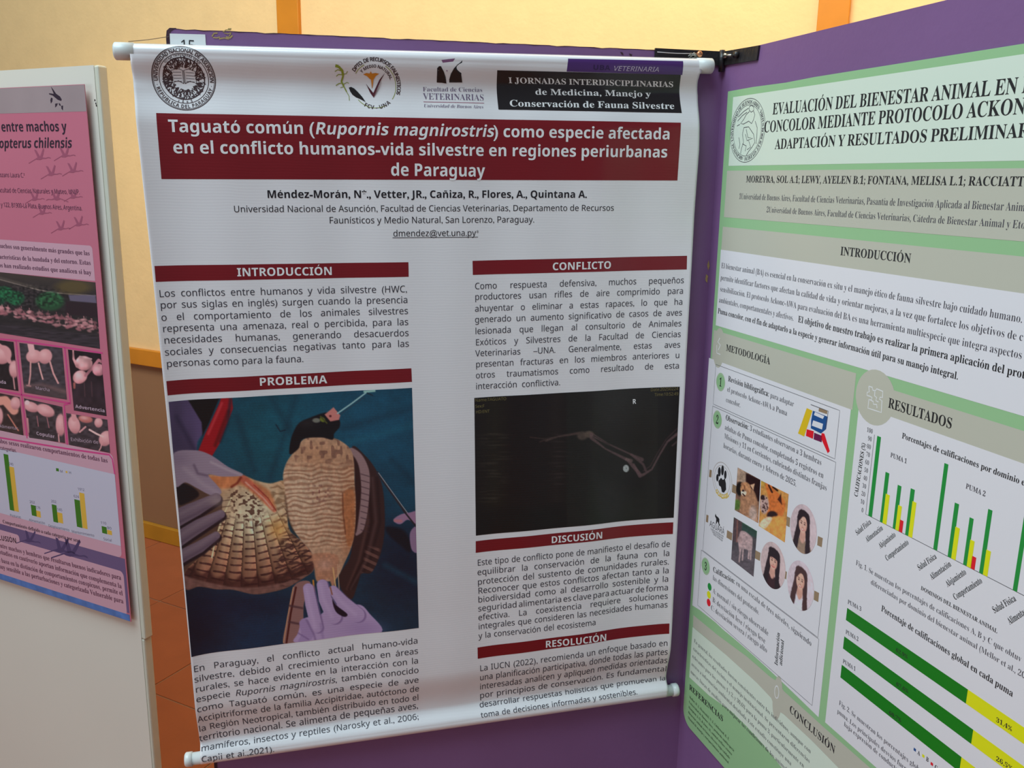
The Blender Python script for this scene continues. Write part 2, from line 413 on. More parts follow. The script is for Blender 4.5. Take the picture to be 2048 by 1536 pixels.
t0 = box('floor_tile', (0, 0, -0.008), (tsz, 0, 0), (0, tsz, 0), (0, 0, 0.008), m_tile, bev=0.0012); tmesh = t0.data; bpy.data.objects.remove(t0)
rotz = math.atan2(WALL.d[1], WALL.d[0])
un, nn = 0.590, 0.414
for i in range(-6, 8):
    for j in range(-1, 10):
        o = bpy.data.objects.new('floor_tile', tmesh); COL.objects.link(o); o.parent = FL
        p = wp(un + i * P + 0.003, nn + j * P + 0.003 - (P if False else 0), 0)
        q = wp(un + i * P + 0.003, nn + j * P + 0.003, 0)
        o.rotation_euler = (0, 0, rotz)
        # local y must run along +n ; local frame (d, z x d)
        s = 1 if np.cross([0, 0, 1.0], WALL.d) @ WALL.n > 0 else -1
        base = q if s > 0 else wp(un + i * P + 0.003, nn + j * P + 0.003 + tsz, 0)
        if nn + j * P < 0: continue_ = True
        o.location = (base[0], base[1], random.uniform(-0.0006, 0.0004))
zr1 = WALL.uv(248.6, 691.6)[1]; zr0 = WALL.uv(251.8, 723)[1]; zb1 = WALL.uv(279.6, 1039)[1]
WU = box('wall_back', wp(-3.6, 0, zr0), WALL.d * 8.0, -WALL.n * 0.10, Z3 * (3.3 - zr0), m_plaster); struct(WU)
dado = box('dado_panel', wp(-3.6, -0.006, 0.0), WALL.d * 8.0, -WALL.n * 0.09, Z3 * zr0, m_dado, WU)
tr = struct(box('trim_1', wp(-3.6, 0.022, zr0), WALL.d * 8.0, -WALL.n * 0.022, Z3 * (zr1 - zr0), m_pine, bev=0.003))
bb = struct(box('baseboard_back', wp(-3.6, 0.014, 0), WALL.d * 8.0, -WALL.n * 0.020, Z3 * zb1, m_base, bev=0.004))
for k, (a, b) in enumerate((((558, 0), (601, 0)), ((1638, 20), (1701, 20)))):
    u0 = WALL.uv(*a)[0]; u1 = WALL.uv(*b)[0]
    struct(box('trim_%d' % (k + 2), wp(u0, 0.016, zr1), WALL.d * (u1 - u0), -WALL.n * 0.016, Z3 * (3.3 - zr1), m_pine, bev=0.002))

# ------------------------------------------------------------------ display boards
m_purple = mat('purple_painted_board', alb((96, 68, 108), 'board'), 0.42, 0.45, var=0.10, vscale=6, bump=0.18, bscale=90)
m_chip = mat('chipped_bare_wood', (0.42, 0.30, 0.12), 0.8, 0.2, var=0.4, vscale=300)
m_edge = mat('scuffed_dark_edge', (0.07, 0.035, 0.05), 0.8, 0.2, var=0.5, vscale=90)
m_white_lam = mat('off_white_laminate', alb((208, 207, 190), 'left'), 0.45, 0.4, var=0.03, vscale=3)
m_edge_band = mat('pale_edge_band', (0.60, 0.62, 0.52), 0.4, 0.4, var=0.08, vscale=18)
m_blk = mat('black_hinge_paint', (0.018, 0.016, 0.018), 0.35, 0.5, var=0.6, vscale=60, bump=0.5, bscale=150)
m_bolt = mat('zinc_bolt', (0.55, 0.55, 0.5), 0.3, 0.6, metal=0.9)
m_copper = mat('copper_nail_head', (0.75, 0.35, 0.18), 0.3, 0.6, metal=0.8)
def slab(name, sf, pts, thick, m, parent, px=True, lift=0.0): return ngon(name, sf, pts, m, parent, lift=lift, px=px, thick=thick)
# centre board
uA = BOARD.uv(335, 55)[0]; zA = BOARD.uv(335, 57)[1]; zJ = BOARD.uv(1446, 106)[1]; zm = BOARD.uv(900, 79)[1]
b1 = thing('display_board', 'purple painted board numbered 15 hanging the hawk banner, chipped along its top', 'board')
top = [(uA + 0.004, zA)]
k = 70
for i in range(1, k): # slightly nibbled top edge
    u = uA * (1 - i / k); t = i / k
    top.append((u, zA * (1 - t) + zJ * t + 0.0002 * math.sin(i * 2.1) - (0.0009 if random.random() < .2 else 0)))
top += [(0, zJ)]
slab('panel', BOARD, [(uA, zA - 0.006)] + top + [(0, 0.08), (uA, 0.08)], 0.018, m_purple, b1, px=False)
def world_on(sf, u, z, n): return sf.P0 + sf.d * u + sf.n * n + Z3 * z
ed = [(uA - 0.003, zA - 0.012), (uA - 0.0015, zA - 0.003), (uA + 0.003, zA + 0.001), (uA + 0.012, zA + 0.0012), (uA + 0.004, zA - 0.004), (uA + 0.0025, zA - 0.02), (uA + 0.004, zA - 0.04), (uA + 0.002, zA - 0.06), (uA + 0.004, 1.2), (uA + 0.002, 0.7), (uA + 0.004, 0.081), (uA - 0.0025, 0.081)]
slab('worn_edge', BOARD, ed, 0.0205, m_edge, b1, px=False, lift=0.0006)
te = [(u, z + 0.0002) for u, z in top] + [(u, z - 0.0003 - 0.0008 * (i % 4 == 0)) for i, (u, z) in list(enumerate(top))[::-1]]
slab('worn_edge', BOARD, te, 0.0195, m_edge, b1, px=False, lift=0.0005)
for l in ([(424, 73), (428, 67), (435, 66)], [(426, 75), (434, 76), (440, 74)], [(438, 78), (448, 76), (458, 78)], [(446, 64), (452, 60), (462, 60)], [(448, 66), (456, 68), (463, 65), (458, 73)], [(452, 74), (460, 76), (465, 71)], [(456, 58), (463, 58)]):
    strip_mesh('paint_chip', BOARD, [(l, random.uniform(.0012, .0024))], m_chip, b1, 0.0007, seg=.002)
for pts in (
            [(1240, 104), (1245, 105), (1247, 110), (1243, 109)], [(1258, 107), (1264, 109), (1263, 112), (1259, 111)]):
    ngon('paint_chip', BOARD, pts, m_chip if pts[0][0] < 900 else m_edge, b1, lift=0.0007)
for s in (0.12, 0.86): box('foot', world_on(BOARD, uA * s - 0.02, 0.0, -0.16), BOARD.d * 0.04, BOARD.n * 0.30 if s > .5 else BOARD.n * 0.2, Z3 * 0.08, m_edge, b1, bev=0.004)
# right board
b2 = thing('display_board', 'purple painted board at right behind the green puma poster', 'board')
zR = RIGHT.uv(1522, 90)[1]
slab('panel', RIGHT, [(0.0, zR - .001), (0.002, zR), (1.25, zR + 0.004), (1.25, 0.08), (0.0, 0.08)], 0.018, m_purple, b2, px=False)
for u in (0.22, 1.02): box('foot', world_on(RIGHT, u, 0.0, -0.16), RIGHT.d * 0.04, RIGHT.n * 0.2, Z3 * 0.08, m_edge, b2, bev=0.004)
for pts in ([(1417, 520), (1419, 532), (1416, 541), (1414, 530)], [(1412, 548), (1416, 552), (1414, 566), (1410, 560)]):
    ngon('paint_chip', BOARD, pts, m_chip, b1, lift=0.0007)
# dark strap hinge that joins the two boards at the top
hg = thing('corner_hinge', 'black metal strap hinge joining the two purple boards at their top corner', 'hinge')
hz1 = BOARD.uv(1310, 101)[1]; hu = BOARD.uv(1309, 101)[0]
slab('hinge_plate', BOARD, [(hu, hz1 + .0035), (0.0, hz1 + .0035), (0.0, BOARD.uv(1440, 132)[1]), (hu, BOARD.uv(1309, 121)[1])], 0.0035, m_blk, hg, px=False, lift=0.0035)
ru = RIGHT.uv(1521, 92)[0]
slab('hinge_plate', RIGHT, [(0.0, hz1 + .0035), (ru, RIGHT.uv(1521, 91)[1]), (ru - .003, RIGHT.uv(1519, 120)[1]), (0.0, RIGHT.uv(1450, 131)[1])], 0.0035, m_blk, hg, px=False, lift=0.0035)
zt_ = hz1 + 0.004
tube('hinge_pin', [JP + Z3 * (zt_ - 0.034) + (BOARD.n + RIGHT.n) * 0.006, JP + Z3 * (zt_ + 0.001) + (BOARD.n + RIGHT.n) * 0.006], 0.0048, m_blk, hg)
u_, z_ = RIGHT.uv(1457, 112)
tube('bolt', [world_on(RIGHT, u_, z_, 0.003), world_on(RIGHT, u_, z_, 0.009)], 0.0045, m_bolt, hg, n=6)
u2, z2 = RIGHT.uv(1473, 111)
tube('bolt', [world_on(RIGHT, u_, z_, 0.010), world_on(RIGHT, u2, z2, 0.010)], 0.0017, m_bolt, hg, n=8)
u3, z3 = RIGHT.uv(1479, 110)
tube('bolt', [world_on(RIGHT, u3, z3, 0.003), world_on(RIGHT, u3, z3, 0.010)], 0.0055, m_blk, hg, n=10)
# copper nail + twisted wire that carries the banner's right end
u_, z_ = BOARD.uv(1394, 110)
nl = thing('nail', 'copper coloured nail head in the black hinge plate above the banner rod', 'nail')
tube('shank', [world_on(BOARD, u_, z_, 0.0), world_on(BOARD, u_, z_, 0.011)], 0.002, m_bolt, nl, n=8)
tube('nail_head', [world_on(BOARD, u_, z_, 0.011), world_on(BOARD, u_, z_, 0.0135)], [0.0055, 0.0042], m_copper, nl, n=14)
wpts = []
for i in range(46):
    t = i / 45 * 5 * math.pi; r = 0.0042 + 0.0025 * math.sin(i * 1.3)
    wpts.append(world_on(BOARD, u_ - 0.010 + r * math.cos(t) * 1.4, z_ - 0.004 + r * math.sin(t), 0.007 + 0.0015 * math.sin(i)))
tag(tube('wire', wpts, 0.0006, m_bolt, None, n=5), 'tangled thin silver wire looped beside the copper nail', 'wire')
m_thread = mat('nylon_thread', (0.62, 0.58, 0.6), 0.3, 0.5)
w0 = BOARD.uv(1312, 105); w1 = BOARD.uv(1386, 108)
tag(tube('wire', [world_on(BOARD, w0[0] + (w1[0] - w0[0]) * t, w0[1] + (w1[1] - w0[1]) * t - 0.001 * math.sin(math.pi * t), 0.006) for t in (0, .25, .5, .75, 1)], 0.0007, m_thread, None, n=5),
    'straight pale wire stretched across the black hinge left of the nail', 'wire')
m_str = mat('dark_thread', (0.16, 0.10, 0.07), 0.7, 0.3)
a = BOARD.uv(262, 87); b = BOARD.uv(336, 74)
tag(tube('string', [world_on(BOARD, a[0], a[1], 0.02), world_on(BOARD, (a[0] + b[0]) / 2, (a[1] + b[1]) / 2 - .001, 0.012), world_on(BOARD, b[0], b[1], 0.002), world_on(BOARD, b[0] + .004, b[1] + .002, -0.004)], 0.0005, m_str, None, n=5),
    'thin dark string from the banner rod to the left edge of the purple board', 'string')
# number card
m_card = mat('white_card', alb((186, 186, 205), 'board'), 0.5, 0.4, var=0.02, vscale=30)
m_ink0 = mat('black_print', (0.012, 0.012, 0.016), 0.45, 0.4)
cdT = thing('number_card', 'white paper card printed 15 at the top left of the purple board', 'card')
ngon('card', BOARD, [(339.6, 67.3), (410.5, 69.2), (413.5, 112), (341.5, 108)], m_card, cdT, lift=0.0012, thick=0.0008)
ik = Ink(BOARD, 3, 0.0017); ik.fit('15', 's', (361, 101), (392, 102.5), 21.5); ik.make('lettering', m_ink0, cdT)

# left white board
b3 = thing('display_board', 'off-white laminated board at left carrying the pink flamingo poster', 'board')
zt = LEFT.uv(190, 130)[1]; Lr = LEFT.uv(187, 131)[0]; ze = LEFT.uv(298, 1283)[1]
zL0 = 0.06
slab('panel', LEFT, [(-1.25, zt), (Lr, zt), (Lr, zL0), (-1.25, zL0)], 0.020, m_white_lam, b3, px=False)
import bmesh
def edge_bar(name, z0, z1, w, m):
    o = world_on(LEFT, Lr - 0.0005, z0, 0.0); box(name, o, LEFT.d * w, -LEFT.n * 0.022, Z3 * (z1 - z0), m, b3, bev=0.0035 if w > .005 else 0.001)
edge_bar('edge_band', ze, zt, 0.0125, m_edge_band)
edge_bar('edge_band', zL0, ze, 0.0085, m_edge_band)
for s in (-0.2, -1.05): box('foot', world_on(LEFT, s, 0, -0.2), LEFT.d * 0.05, LEFT.n * 0.38, Z3 * 0.06, m_white_lam, b3, bev=0.004)
mk = LEFT.uv(186, 207)
for dx, dz in ((0, 0), (-.002, .006), (.001, -.004)): ngon('scuff_mark', LEFT, circ((Lr - .002 + dx, mk[1] + dz), 0.0016, 8, 0.002), m_ink0, b3, lift=0.0004, px=False)

# ------------------------------------------------------------------ hanging hawk banner
R_ROD = 0.0118; OFFC = 0.0150
ROD = Surf(JP, (9300, 342.4 + .0172 * 8276), off=OFFC)
tL = ROD.uv(240, 102.5); tR = ROD.uv(1412, 132); bL = ROD.uv(382, 1518); bR = ROD.uv(1345, 1380)
ztop = lambda u: tL[1] + (u - tL[0]) * (tR[1] - tL[1]) / (tR[0] - tL[0])
zbot = lambda u: bL[1] + (u - bL[0]) * (bR[1] - bL[1]) / (bR[0] - bL[0])
EDGE = Surf(JP, (9300, 342.4 + .0172 * 8276), off=OFFC + 0.007)
eL = np.array([EDGE.uv(*p) for p in [(261.5, 118), (283, 320), (305, 530), (331, 790), (358, 1060), (382, 1310), (400, 1500)]])
eR = np.array([EDGE.uv(*p) for p in [(1399, 146), (1397, 162), (1400, 190), (1398, 300), (1385, 500), (1370, 720), (1352, 1050), (1340, 1250), (1334, 1340), (1335, 1372)]])
fL = lambda z: np.interp(z, eL[::-1, 1], eL[::-1, 0]); fR = lambda z: np.interp(z, eR[::-1, 1], eR[::-1, 0])
def cosk(s, ks):
    out = np.full(np.shape(s), ks[-1][1], float)
    for (a, ha), (b, hb) in list(zip(ks[:-1], ks[1:]))[::-1]:
        t = np.clip((s - a) / (b - a), 0, 1); v = ha + (hb - ha) * (0.5 - 0.5 * np.cos(np.pi * t)); out = np.where(s < b, v, out)
    return out
def hban(u, z):
    st = ztop(u) - z; sb = z - zbot(u); q = 0.0042
    hq = math.sqrt(R_ROD ** 2 - q * q)
    wob = 0.0012 * np.sin(u * 23 + 1.0) + 0.0008 * np.sin(u * 51)
    ht = cosk(st, [(q, hq), (0.045, -0.0022), (0.105, 0.0082), (0.24, 0.0065)])
    hb = cosk(sb, [(q, hq), (0.031, -0.0055), (0.11, 0.0085), (0.24, 0.0065)])
    ring = lambda s: np.sqrt(np.clip(R_ROD ** 2 - s * s, 1e-8, None))
    ht = np.where(st < q, ring(np.minimum(st, q)), ht); hb = np.where(sb < q, ring(np.minimum(sb, q)), hb)
    mid = 0.0065; w1 = np.clip(st / 0.05, 0, 1) * np.clip(sb / 0.05, 0, 1)
    h = ht + hb - mid + w1 * (wob + 0.0014 * np.sin(6.0 * u + 4.0 * z))
    el = np.exp(-np.clip(u - fL(z), -.01, 1) / 0.030) * 0.0085; er = np.exp(-np.clip(fR(z) - u, -.01, 1) / 0.035) * 0.0095 * np.clip((st - 0.25) / 0.3, 0, 1)
    return h + w1 * (el + er)
BAN = Surf(JP, (9300, 342.4 + .0172 * 8276), off=OFFC, hf=hban, lk=0.45)
m_sheet = mat('glossy_vinyl_sheet', alb((184, 184, 198), 'banner'), 0.30, 0.5, var=0.015, vscale=4, coat=0.8, ripple=0.035)
m_wine = mat('wine_red_print', alb((96, 3, 20), 'banner'), 0.34, 0.45, coat=0.3, ripple=0.05)
m_wht = mat('pale_lettering_print', alb((196, 190, 200), 'banner'), 0.45, 0.3)
m_ink = mat('charcoal_lettering_print', alb((44, 44, 56), 'banner'), 0.45, 0.3)
m_blackbox = mat('black_print_panel', (0.012, 0.010, 0.012), 0.25, 0.5, coat=0.3)
m_violet = mat('violet_print_panel', alb((58, 30, 92), 'banner'), 0.28, 0.5, coat=0.3)
m_attr = mat_attr('printed_photograph', 0.34, 0.5, ripple=0.04)
m_attr.node_tree.nodes['Principled BSDF'].inputs['Coat Weight'].default_value = 0.15
m_rod = mat('white_plastic_rod', (0.74, 0.78, 0.76), 0.3, 0.5)
BN = thing('hanging_banner', 'glossy white vinyl banner with wine red headings and a hawk photograph, hung on white rods', 'banner')
nu = 220
zz = np.concatenate([np.linspace(0, .03, 22)[:-1], np.linspace(.03, .12, 34)[:-1], np.linspace(.12, .9, 170)[:-1], np.linspace(.9, .975, 34)[:-1], np.linspace(.975, 1, 22)])
a = np.linspace(0, 1, nu); rows = []
for t in zz:
    zc = tL[1] * (1 - t) + bL[1] * t; l, r = fL(zc), fR(zc)
    u = l + (r - l) * a; z1 = ztop(u) + R_ROD * 0.985; z0 = zbot(u) - R_ROD * 0.985
    z = z1 * (1 - t) + z0 * t
    if 0.02 < t < 0.99:
        u = fL(z) + (fR(z) - fL(z)) * a
    rows.append(BAN.pos(u, z))
sh = grid_mesh('sheet', np.vstack(rows), nu, len(zz), m_sheet, BN)
md = sh.modifiers.new('thickness', 'SOLIDIFY'); md.thickness = 0.0005; md.offset = -1
def on_rod(u, c):
    z = ztop(u) if c == 't' else zbot(u); return ROD.P0 + ROD.d * u + ROD.n * OFFC + Z3 * z
for c, xa, xb in (('t', (229, 102), (1424, 133)), ('b', (371, 1520), (1355, 1379))):
    ua = ROD.uv(*xa)[0]; ub = ROD.uv(*xb)[0]
    rod = tube('rod', [on_rod(ua + .004, c), on_rod(ub - .004, c)], 0.0110, m_rod, BN, n=24)
    L = 0.028 if c == 't' else 0.018
    for e, sgn in ((ua, 1), (ub, -1)):
        if c == 'b' and sgn == 1: L = 0.012
        tube('end_cap', [on_rod(e - sgn * .001, c), on_rod(e + sgn * .0005, c), on_rod(e + sgn * .002, c), on_rod(e + sgn * L, c)], [0.0095, 0.0118, 0.0128, 0.0128], m_rod, rod, n=24)
def band(c): return patch('heading_band', BAN, c, m_wine, BN, lift=0.0005, step=0.004)
band([(312.3, 226), (1361.6, 245.3), (1354.7, 361), (323, 358)])
band([(309, 532), (816.8, 524.3), (817.3, 553.5), (311.6, 563.8)])
band([(332.7, 762.3), (822.6, 736.5), (823.9, 763.6), (335.3, 790.8)])
band([(945, 521.7), (1374, 511.5), (1373.4, 538.8), (945.6, 549.8)])
band([(951.4, 1082.4), (1346.5, 1044.6), (1345.6, 1067.9), (951.4, 1105.6)])
band([(955, 1295), (1338.8, 1246.9), (1338.3, 1267.4), (955.5, 1317.5)])
W = Ink(BAN, 3, 0.0010)
W.fit('', 'b', (337, 264), (1340.6, 279), 25, runs=[('Taguató común (', 'b', 0), ('Rupornis magnirostris', 'b', .2), (') como especie afectada', 'b', 0)])
W.fit('en el conflicto humanos-vida silvestre en regiones periurbanas', 'b', (346, 306.6), (1335, 315), 25)
W.fit('de Paraguay', 'b', (781, 351.4), (970, 353.4), 25)
W.make('title_lettering', m_wht, BN, 'pale bold title lettering on the wine red band')
for tx, q0, q1, cp in (('INTRODUCCIÓN', (474, 552.7), (665.7, 549.8), 16.5), ('PROBLEMA', (518, 771.6), (654.4, 766.3), 16), ('CONFLICTO', (1104.3, 540.5), (1222.7, 537), 15),
                       ('DISCUSIÓN', (1101.8, 1086.5), (1205.7, 1076.5), 13.5), ('RESOLUCIÓN', (1090, 1295.5), (1213.9, 1280.5), 13.5)):
    H = Ink(BAN, 3, 0.0010); H.fit(tx, 'b', q0, q1, cp); H.make('heading_lettering', m_wht, BN, 'pale bold heading lettering on a wine red band')
A_ = Ink(BAN, 2, 0.0008)
A_.fit('Méndez-Morán, N*., Vetter, JR., Cañiza, R., Flores, A., Quintana A.', 'b', (533.5, 396), (1174, 395.6), 15.5)
A_.fit('Universidad Nacional de Asunción, Facultad de Ciencias Veterinarias, Departamento de Recursos', 's', (467, 424.5), (1228, 421.5), 13)
A_.fit('Faunísticos y Medio Natural, San Lorenzo, Paraguay.', 's', (658, 447), (1069, 445), 13)
A_.fit('dmendez@vet.una.py', 's', (786, 473), (952, 471.5), 12.5)
A_.fit('*', 's', (953, 471), (957, 471), 11)
m_inkd = mat('near_black_lettering_print', alb((26, 24, 32), 'banner'), 0.45, 0.3)
A_.make('author_lettering', m_inkd, BN)
strip_mesh('underline', BAN, [([(785, 475.5), (956, 474)], 0.0009)], m_inkd, BN, 0.0008)
def para(lines, cap0, cap1, sx, name='paragraph_lettering', low=False):
    I = Ink(BAN, 2, 0.0008); n = len(lines); ref = None
    for k, (t, p0, p1) in enumerate(lines):
        runs = t if isinstance(t, list) else [(t, 's', 0)]
        if low and n - k == 2: I.make(name, m_ink, BN); I = Ink(BAN, 2, 0.0018)
        sz = I.just(p0, p1, cap0 + (cap1 - cap0) * k / max(n - 1, 1), sx, runs, ref=None if k < n - 2 else ref)
        if k < n - 2: ref = sz
    return I.make(name, m_ink, BN)
para([('Los conflictos entre humanos y vida silvestre (HWC,', (317.7, 594.4), (814.6, 584.4)),
      ('por sus siglas en inglés) surgen cuando la presencia', (320.3, 617.3), (816, 606)),
      ('o el comportamiento de los animales silvestres', (322.2, 642), (816.8, 627.9)),
      ('representa una amenaza, real o percibida, para las', (325, 664.5), (817.3, 650)),
      ('necesidades humanas, generando desacuerdos', (327.7, 687.7), (818, 672)),
      ('sociales y consecuencias negativas tanto para las', (329.5, 711.4), (818.6, 693.3)),
      ('personas como para la fauna.', (332.7, 734.6), (607.7, 724))], 14.2, 14, 0.97)
para([('Como respuesta defensiva, muchos pequeños', (949.3, 578.6), (1368, 566.2)),
      ('productores usan rifles de aire comprimido para', (949.3, 600), (1366.8, 587.5)),
      ('ahuyentar o eliminar a estas rapaces, lo que ha', (949.3, 623.5), (1365.5, 609.4)),
      ('generado un aumento significativo de casos de aves', (949.3, 645.5), (1364.3, 630.9)),
      ('lesionada que llegan al consultorio de Animales', (949.8, 668.5), (1363.1, 652.4)),
      ('Exóticos y Silvestres de la Facultad de Ciencias', (950.5, 691), (1361.9, 674)),
      ('Veterinarias –UNA. Generalmente, estas aves', (950.5, 713), (1360.7, 695)),
      ('presentan fracturas en los miembros anteriores u', (951, 734.8), (1359.5, 716)),
      ('otros traumatismos como resultado de esta', (951, 757), (1358.7, 737)),
      ('interacción conflictiva.', (951, 778.8), (1120.7, 770.3))], 12.8, 12.3, 0.93)
para([('En Paraguay, el conflicto actual humano-vida', (386.9, 1345.2), (836.3, 1286.5)),
      ('silvestre, debido al crecimiento urbano en áreas', (388.6, 1365.9), (836.8, 1307)),
      ('rurales, se hace evidente en la interacción con la', (390.6, 1385.8), (837.3, 1326.3)),
      ([('especie ', 's', 0), ('Rupornis magnirostris', 's', .2), (', también conocido', 's', 0)], (392.3, 1405.6), (838, 1345.2)),
      ('como Taguató común, es una especie de ave', (394, 1425.7), (838, 1364.4)),
      ('Accipitriforme de la familia Accipitridae, autóctono de', (395.6, 1445.6), (838.6, 1382)),
      ('la Región Neotropical, también distribuido en todo el', (398, 1464.3), (838, 1399.5)),
      ('territorio nacional. Se alimenta de pequeñas aves,', (399, 1483.2), (836.8, 1416.5)),
      ('mamíferos, insectos y reptiles (Narosky et al., 2006;', (401.5, 1502.6), (838, 1438)),
      ('Capli et al.,2021).', (402.8, 1524), (549, 1503))], 12.6, 11.6, 1.0, low=True)
para([('Este tipo de conflicto pone de manifiesto el desafío de', (954.2, 1131.6), (1340.2, 1093.3)),
      ('equilibrar la conservación de la fauna con la', (954.2, 1150.7), (1339.6, 1111.6)),
      ('protección del sustento de comunidades rurales.', (954.7, 1169.9), (1338.3, 1128.8)),
      ('Reconocer que estos conflictos afectan tanto a la', (955.5, 1187.8), (1338.3, 1146.1)),
      ('biodiversidad como al desarrollo sostenible y la', (955.5, 1205.5), (1337.4, 1163.2)),
      ('seguridad alimentaria es clave para actuar de forma', (955.7, 1223.3), (1336.9, 1180.3)),
      ('efectiva. La coexistencia requiere soluciones', (956, 1241), (1336, 1197.3)),
      ('integrales que consideren las necesidades humanas', (956.4, 1259), (1335.5, 1214.6)),
      ('y la conservación del ecosistema', (956.9, 1277.4), (1192, 1249.6))], 12, 11.5, 0.95)
para([('La IUCN (2022), recomienda un enfoque basado en', (959.1, 1342.6), (1336, 1291.5)),
      ('una planificación participativa, donde todas las partes', (959.1, 1361.2), (1335.5, 1309.3)),
      ('interesadas analicen y apliquen medidas orientadas', (959, 1379.3), (1334.7, 1325.9)),
      ('por principios de conservación. Es fundamental', (959, 1397), (1333.3, 1342.3)),
      ('desarrollar respuestas holísticas que promuevan la', (959, 1415), (1331.4, 1359.8)),
      ('toma de decisiones informadas y sostenibles.', (961.8, 1435), (1275.4, 1388))], 11.6, 11.0, 0.98, low=True)

# --- logo row
m_seal = mat('brown_black_print', alb((48, 34, 40), 'banner'), 0.3, 0.5, coat=0.3)
def uvr(x, y, dx=0, dy=0):
    c = BAN.uv(x, y); a = BAN.uv(x + (dx or 20), y); b = BAN.uv(x, y - 20); return np.array(c)
ca = uvr(368, 156); t_ = BAN.uv(368, 101.5)[1]; b_ = BAN.uv(368, 211.5)[1]; zc = (t_ + b_) / 2; rs = (BAN.uv(432, 156)[0] - BAN.uv(304, 156)[0]) / 2
c0 = (ca[0], zc); rs = min(rs, 0.062)
ring('seal_ring', BAN, c0, rs, 0.0013, m_seal, BN, 0.0007, 72); ring('seal_ring', BAN, c0, rs * 0.955, 0.0006, m_seal, BN, 0.0007, 72)
ring('seal_ring', BAN, c0, rs * 0.78, 0.0009, m_seal, BN, 0.0007, 64); ring('seal_ring', BAN, c0, rs * 0.66, 0.0016, m_seal, BN, 0.0007, 64)
I = Ink(BAN, 1, 0.0008)
I.arc('UNIVERSIDAD NACIONAL DE ASUNCION', 'b', c0, rs * 0.815, rs * 0.165, 186, -6)
I.arc('· REPUBLICA DEL PARAGUAY ·', 'b', c0, rs * 0.925, rs * 0.155, 192, 348, inside=True)
I.arc('VITAM IMPENDERE VERO', 'b', c0, rs * 0.69, rs * 0.085, 140, 40); I.arc('1 8 8 9', 'T', c0, rs * 0.76, rs * 0.10, 250, 290, inside=True)
I.make('seal_lettering', m_seal, BN)
book = []
for sx in (-1, 1):
    bx = [(c0[0] + sx * x * rs, c0[1] + y * rs) for x, y in ((0.02, -0.14), (0.02, 0.26), (0.18, 0.31), (0.38, 0.24), (0.38, -0.12), (0.18, -0.06))]
    book.append((bx + [bx[0]], 0.0009))
    for k in range(4): book.append(([(c0[0] + sx * 0.07 * rs, c0[1] + (0.20 - k * .09) * rs), (c0[0] + sx * .33 * rs, c0[1] + (0.19 - k * .09) * rs)], 0.0006))
r_ = np.random.default_rng(3)
for k in range(380):      # wreath of hatched leaves around the book
    an = r_.uniform(0, 2 * math.pi); rr = rs * r_.uniform(0.36, 0.65)
    if abs(math.cos(an)) * rr < .38 * rs and -0.16 * rs < math.sin(an) * rr < .3 * rs: continue
    x, z = c0[0] + rr * math.cos(an), c0[1] + rr * math.sin(an); q = an + r_.uniform(-.9, .9); l = rs * .05
    book.append(([(x - l * math.cos(q), z - l * math.sin(q)), (x + l * math.cos(q), z + l * math.sin(q))], rs * r_.uniform(.018, .034)))
strip_mesh('seal_book_emblem', BAN, book, m_seal, BN, 0.0008, px=False)

A3 = lambda x, y: (220 + x / 3.4133, 40 + y / 3.4133)
m_olive = mat('olive_green_print', alb((112, 122, 40), 'banner'), 0.3, 0.5, coat=0.3)
m_org = mat('ochre_orange_print', alb((168, 104, 30), 'banner'), 0.3, 0.5, coat=0.3)
m_drk = mat('dark_maroon_print', alb((62, 14, 28), 'banner'), 0.3, 0.5, coat=0.3)
cL = BAN.uv(*A3(1805, 420)); rz = (BAN.uv(*A3(1805, 245))[1] - BAN.uv(*A3(1805, 600))[1]) / 2; rl = 0.0470
c1 = (cL[0], (BAN.uv(*A3(1805, 290))[1] + BAN.uv(*A3(1805, 600))[1]) / 2)
rl = (BAN.uv(*A3(1805, 290))[1] - BAN.uv(*A3(1805, 600))[1]) / 2
def arcpts(c, r, a0, a1, n=40): return [(c[0] + r * math.cos(math.radians(a0 + (a1 - a0) * k / n)), c[1] + r * math.sin(math.radians(a0 + (a1 - a0) * k / n))) for k in range(n + 1)]
for a0_, a1_ in ((-140, -62), (-35, 60), (118, 150)): strip_mesh('emblem_arc', BAN, [(arcpts(c1, rl, a0_, a1_), 0.0009)], m_olive, BN, 0.0007, px=False)
I = Ink(BAN, 1, 0.0008)
I.arc('DPTO. DE RECURSOS FAUNISTICOS', 'b', c1, rl * 1.06, rl * 0.24, 148, -18); I.arc('Y MEDIO NATURAL', 'b', c1, rl * 0.78, rl * 0.19, 138, 22)
I.arc('FCV - UNA', 'b', c1, rl * 1.06, rl * 0.25, 240, 315, inside=True); I.make('emblem_lettering', m_seal, BN)
liz = [A3(*p) for p in [(1538, 312), (1560, 318), (1585, 345), (1592, 380), (1580, 420), (1595, 450), (1615, 490), (1632, 520), (1634, 550)]]
strip_mesh('lizard_emblem', BAN, [(liz[:2], .0042), (liz[1:4], .0036), (liz[3:6], .0026), (liz[5:7], 0.0017), (liz[6:], .0009),
    ([A3(1585, 350), A3(1555, 340), A3(1535, 352)], .0012), ([A3(1588, 375), A3(1560, 372), A3(1545, 385)], .0012), ([A3(1590, 370), A3(1612, 368), A3(1622, 350)], .001),
    ([A3(1585, 430), A3(1562, 434), A3(1542, 448)], .0012), ([A3(1592, 440), A3(1618, 426), A3(1630, 432)], .001), ([A3(1598, 455), A3(1572, 462)], .0009)], m_olive, BN, 0.0009)
ngon('swallow_emblem', BAN, [A3(*p) for p in [(1630, 462), (1645, 457), (1668, 468), (1692, 492), (1722, 525), (1745, 560), (1705, 538), (1680, 528), (1655, 510), (1640, 488)]], m_blackbox, BN, lift=.0010)
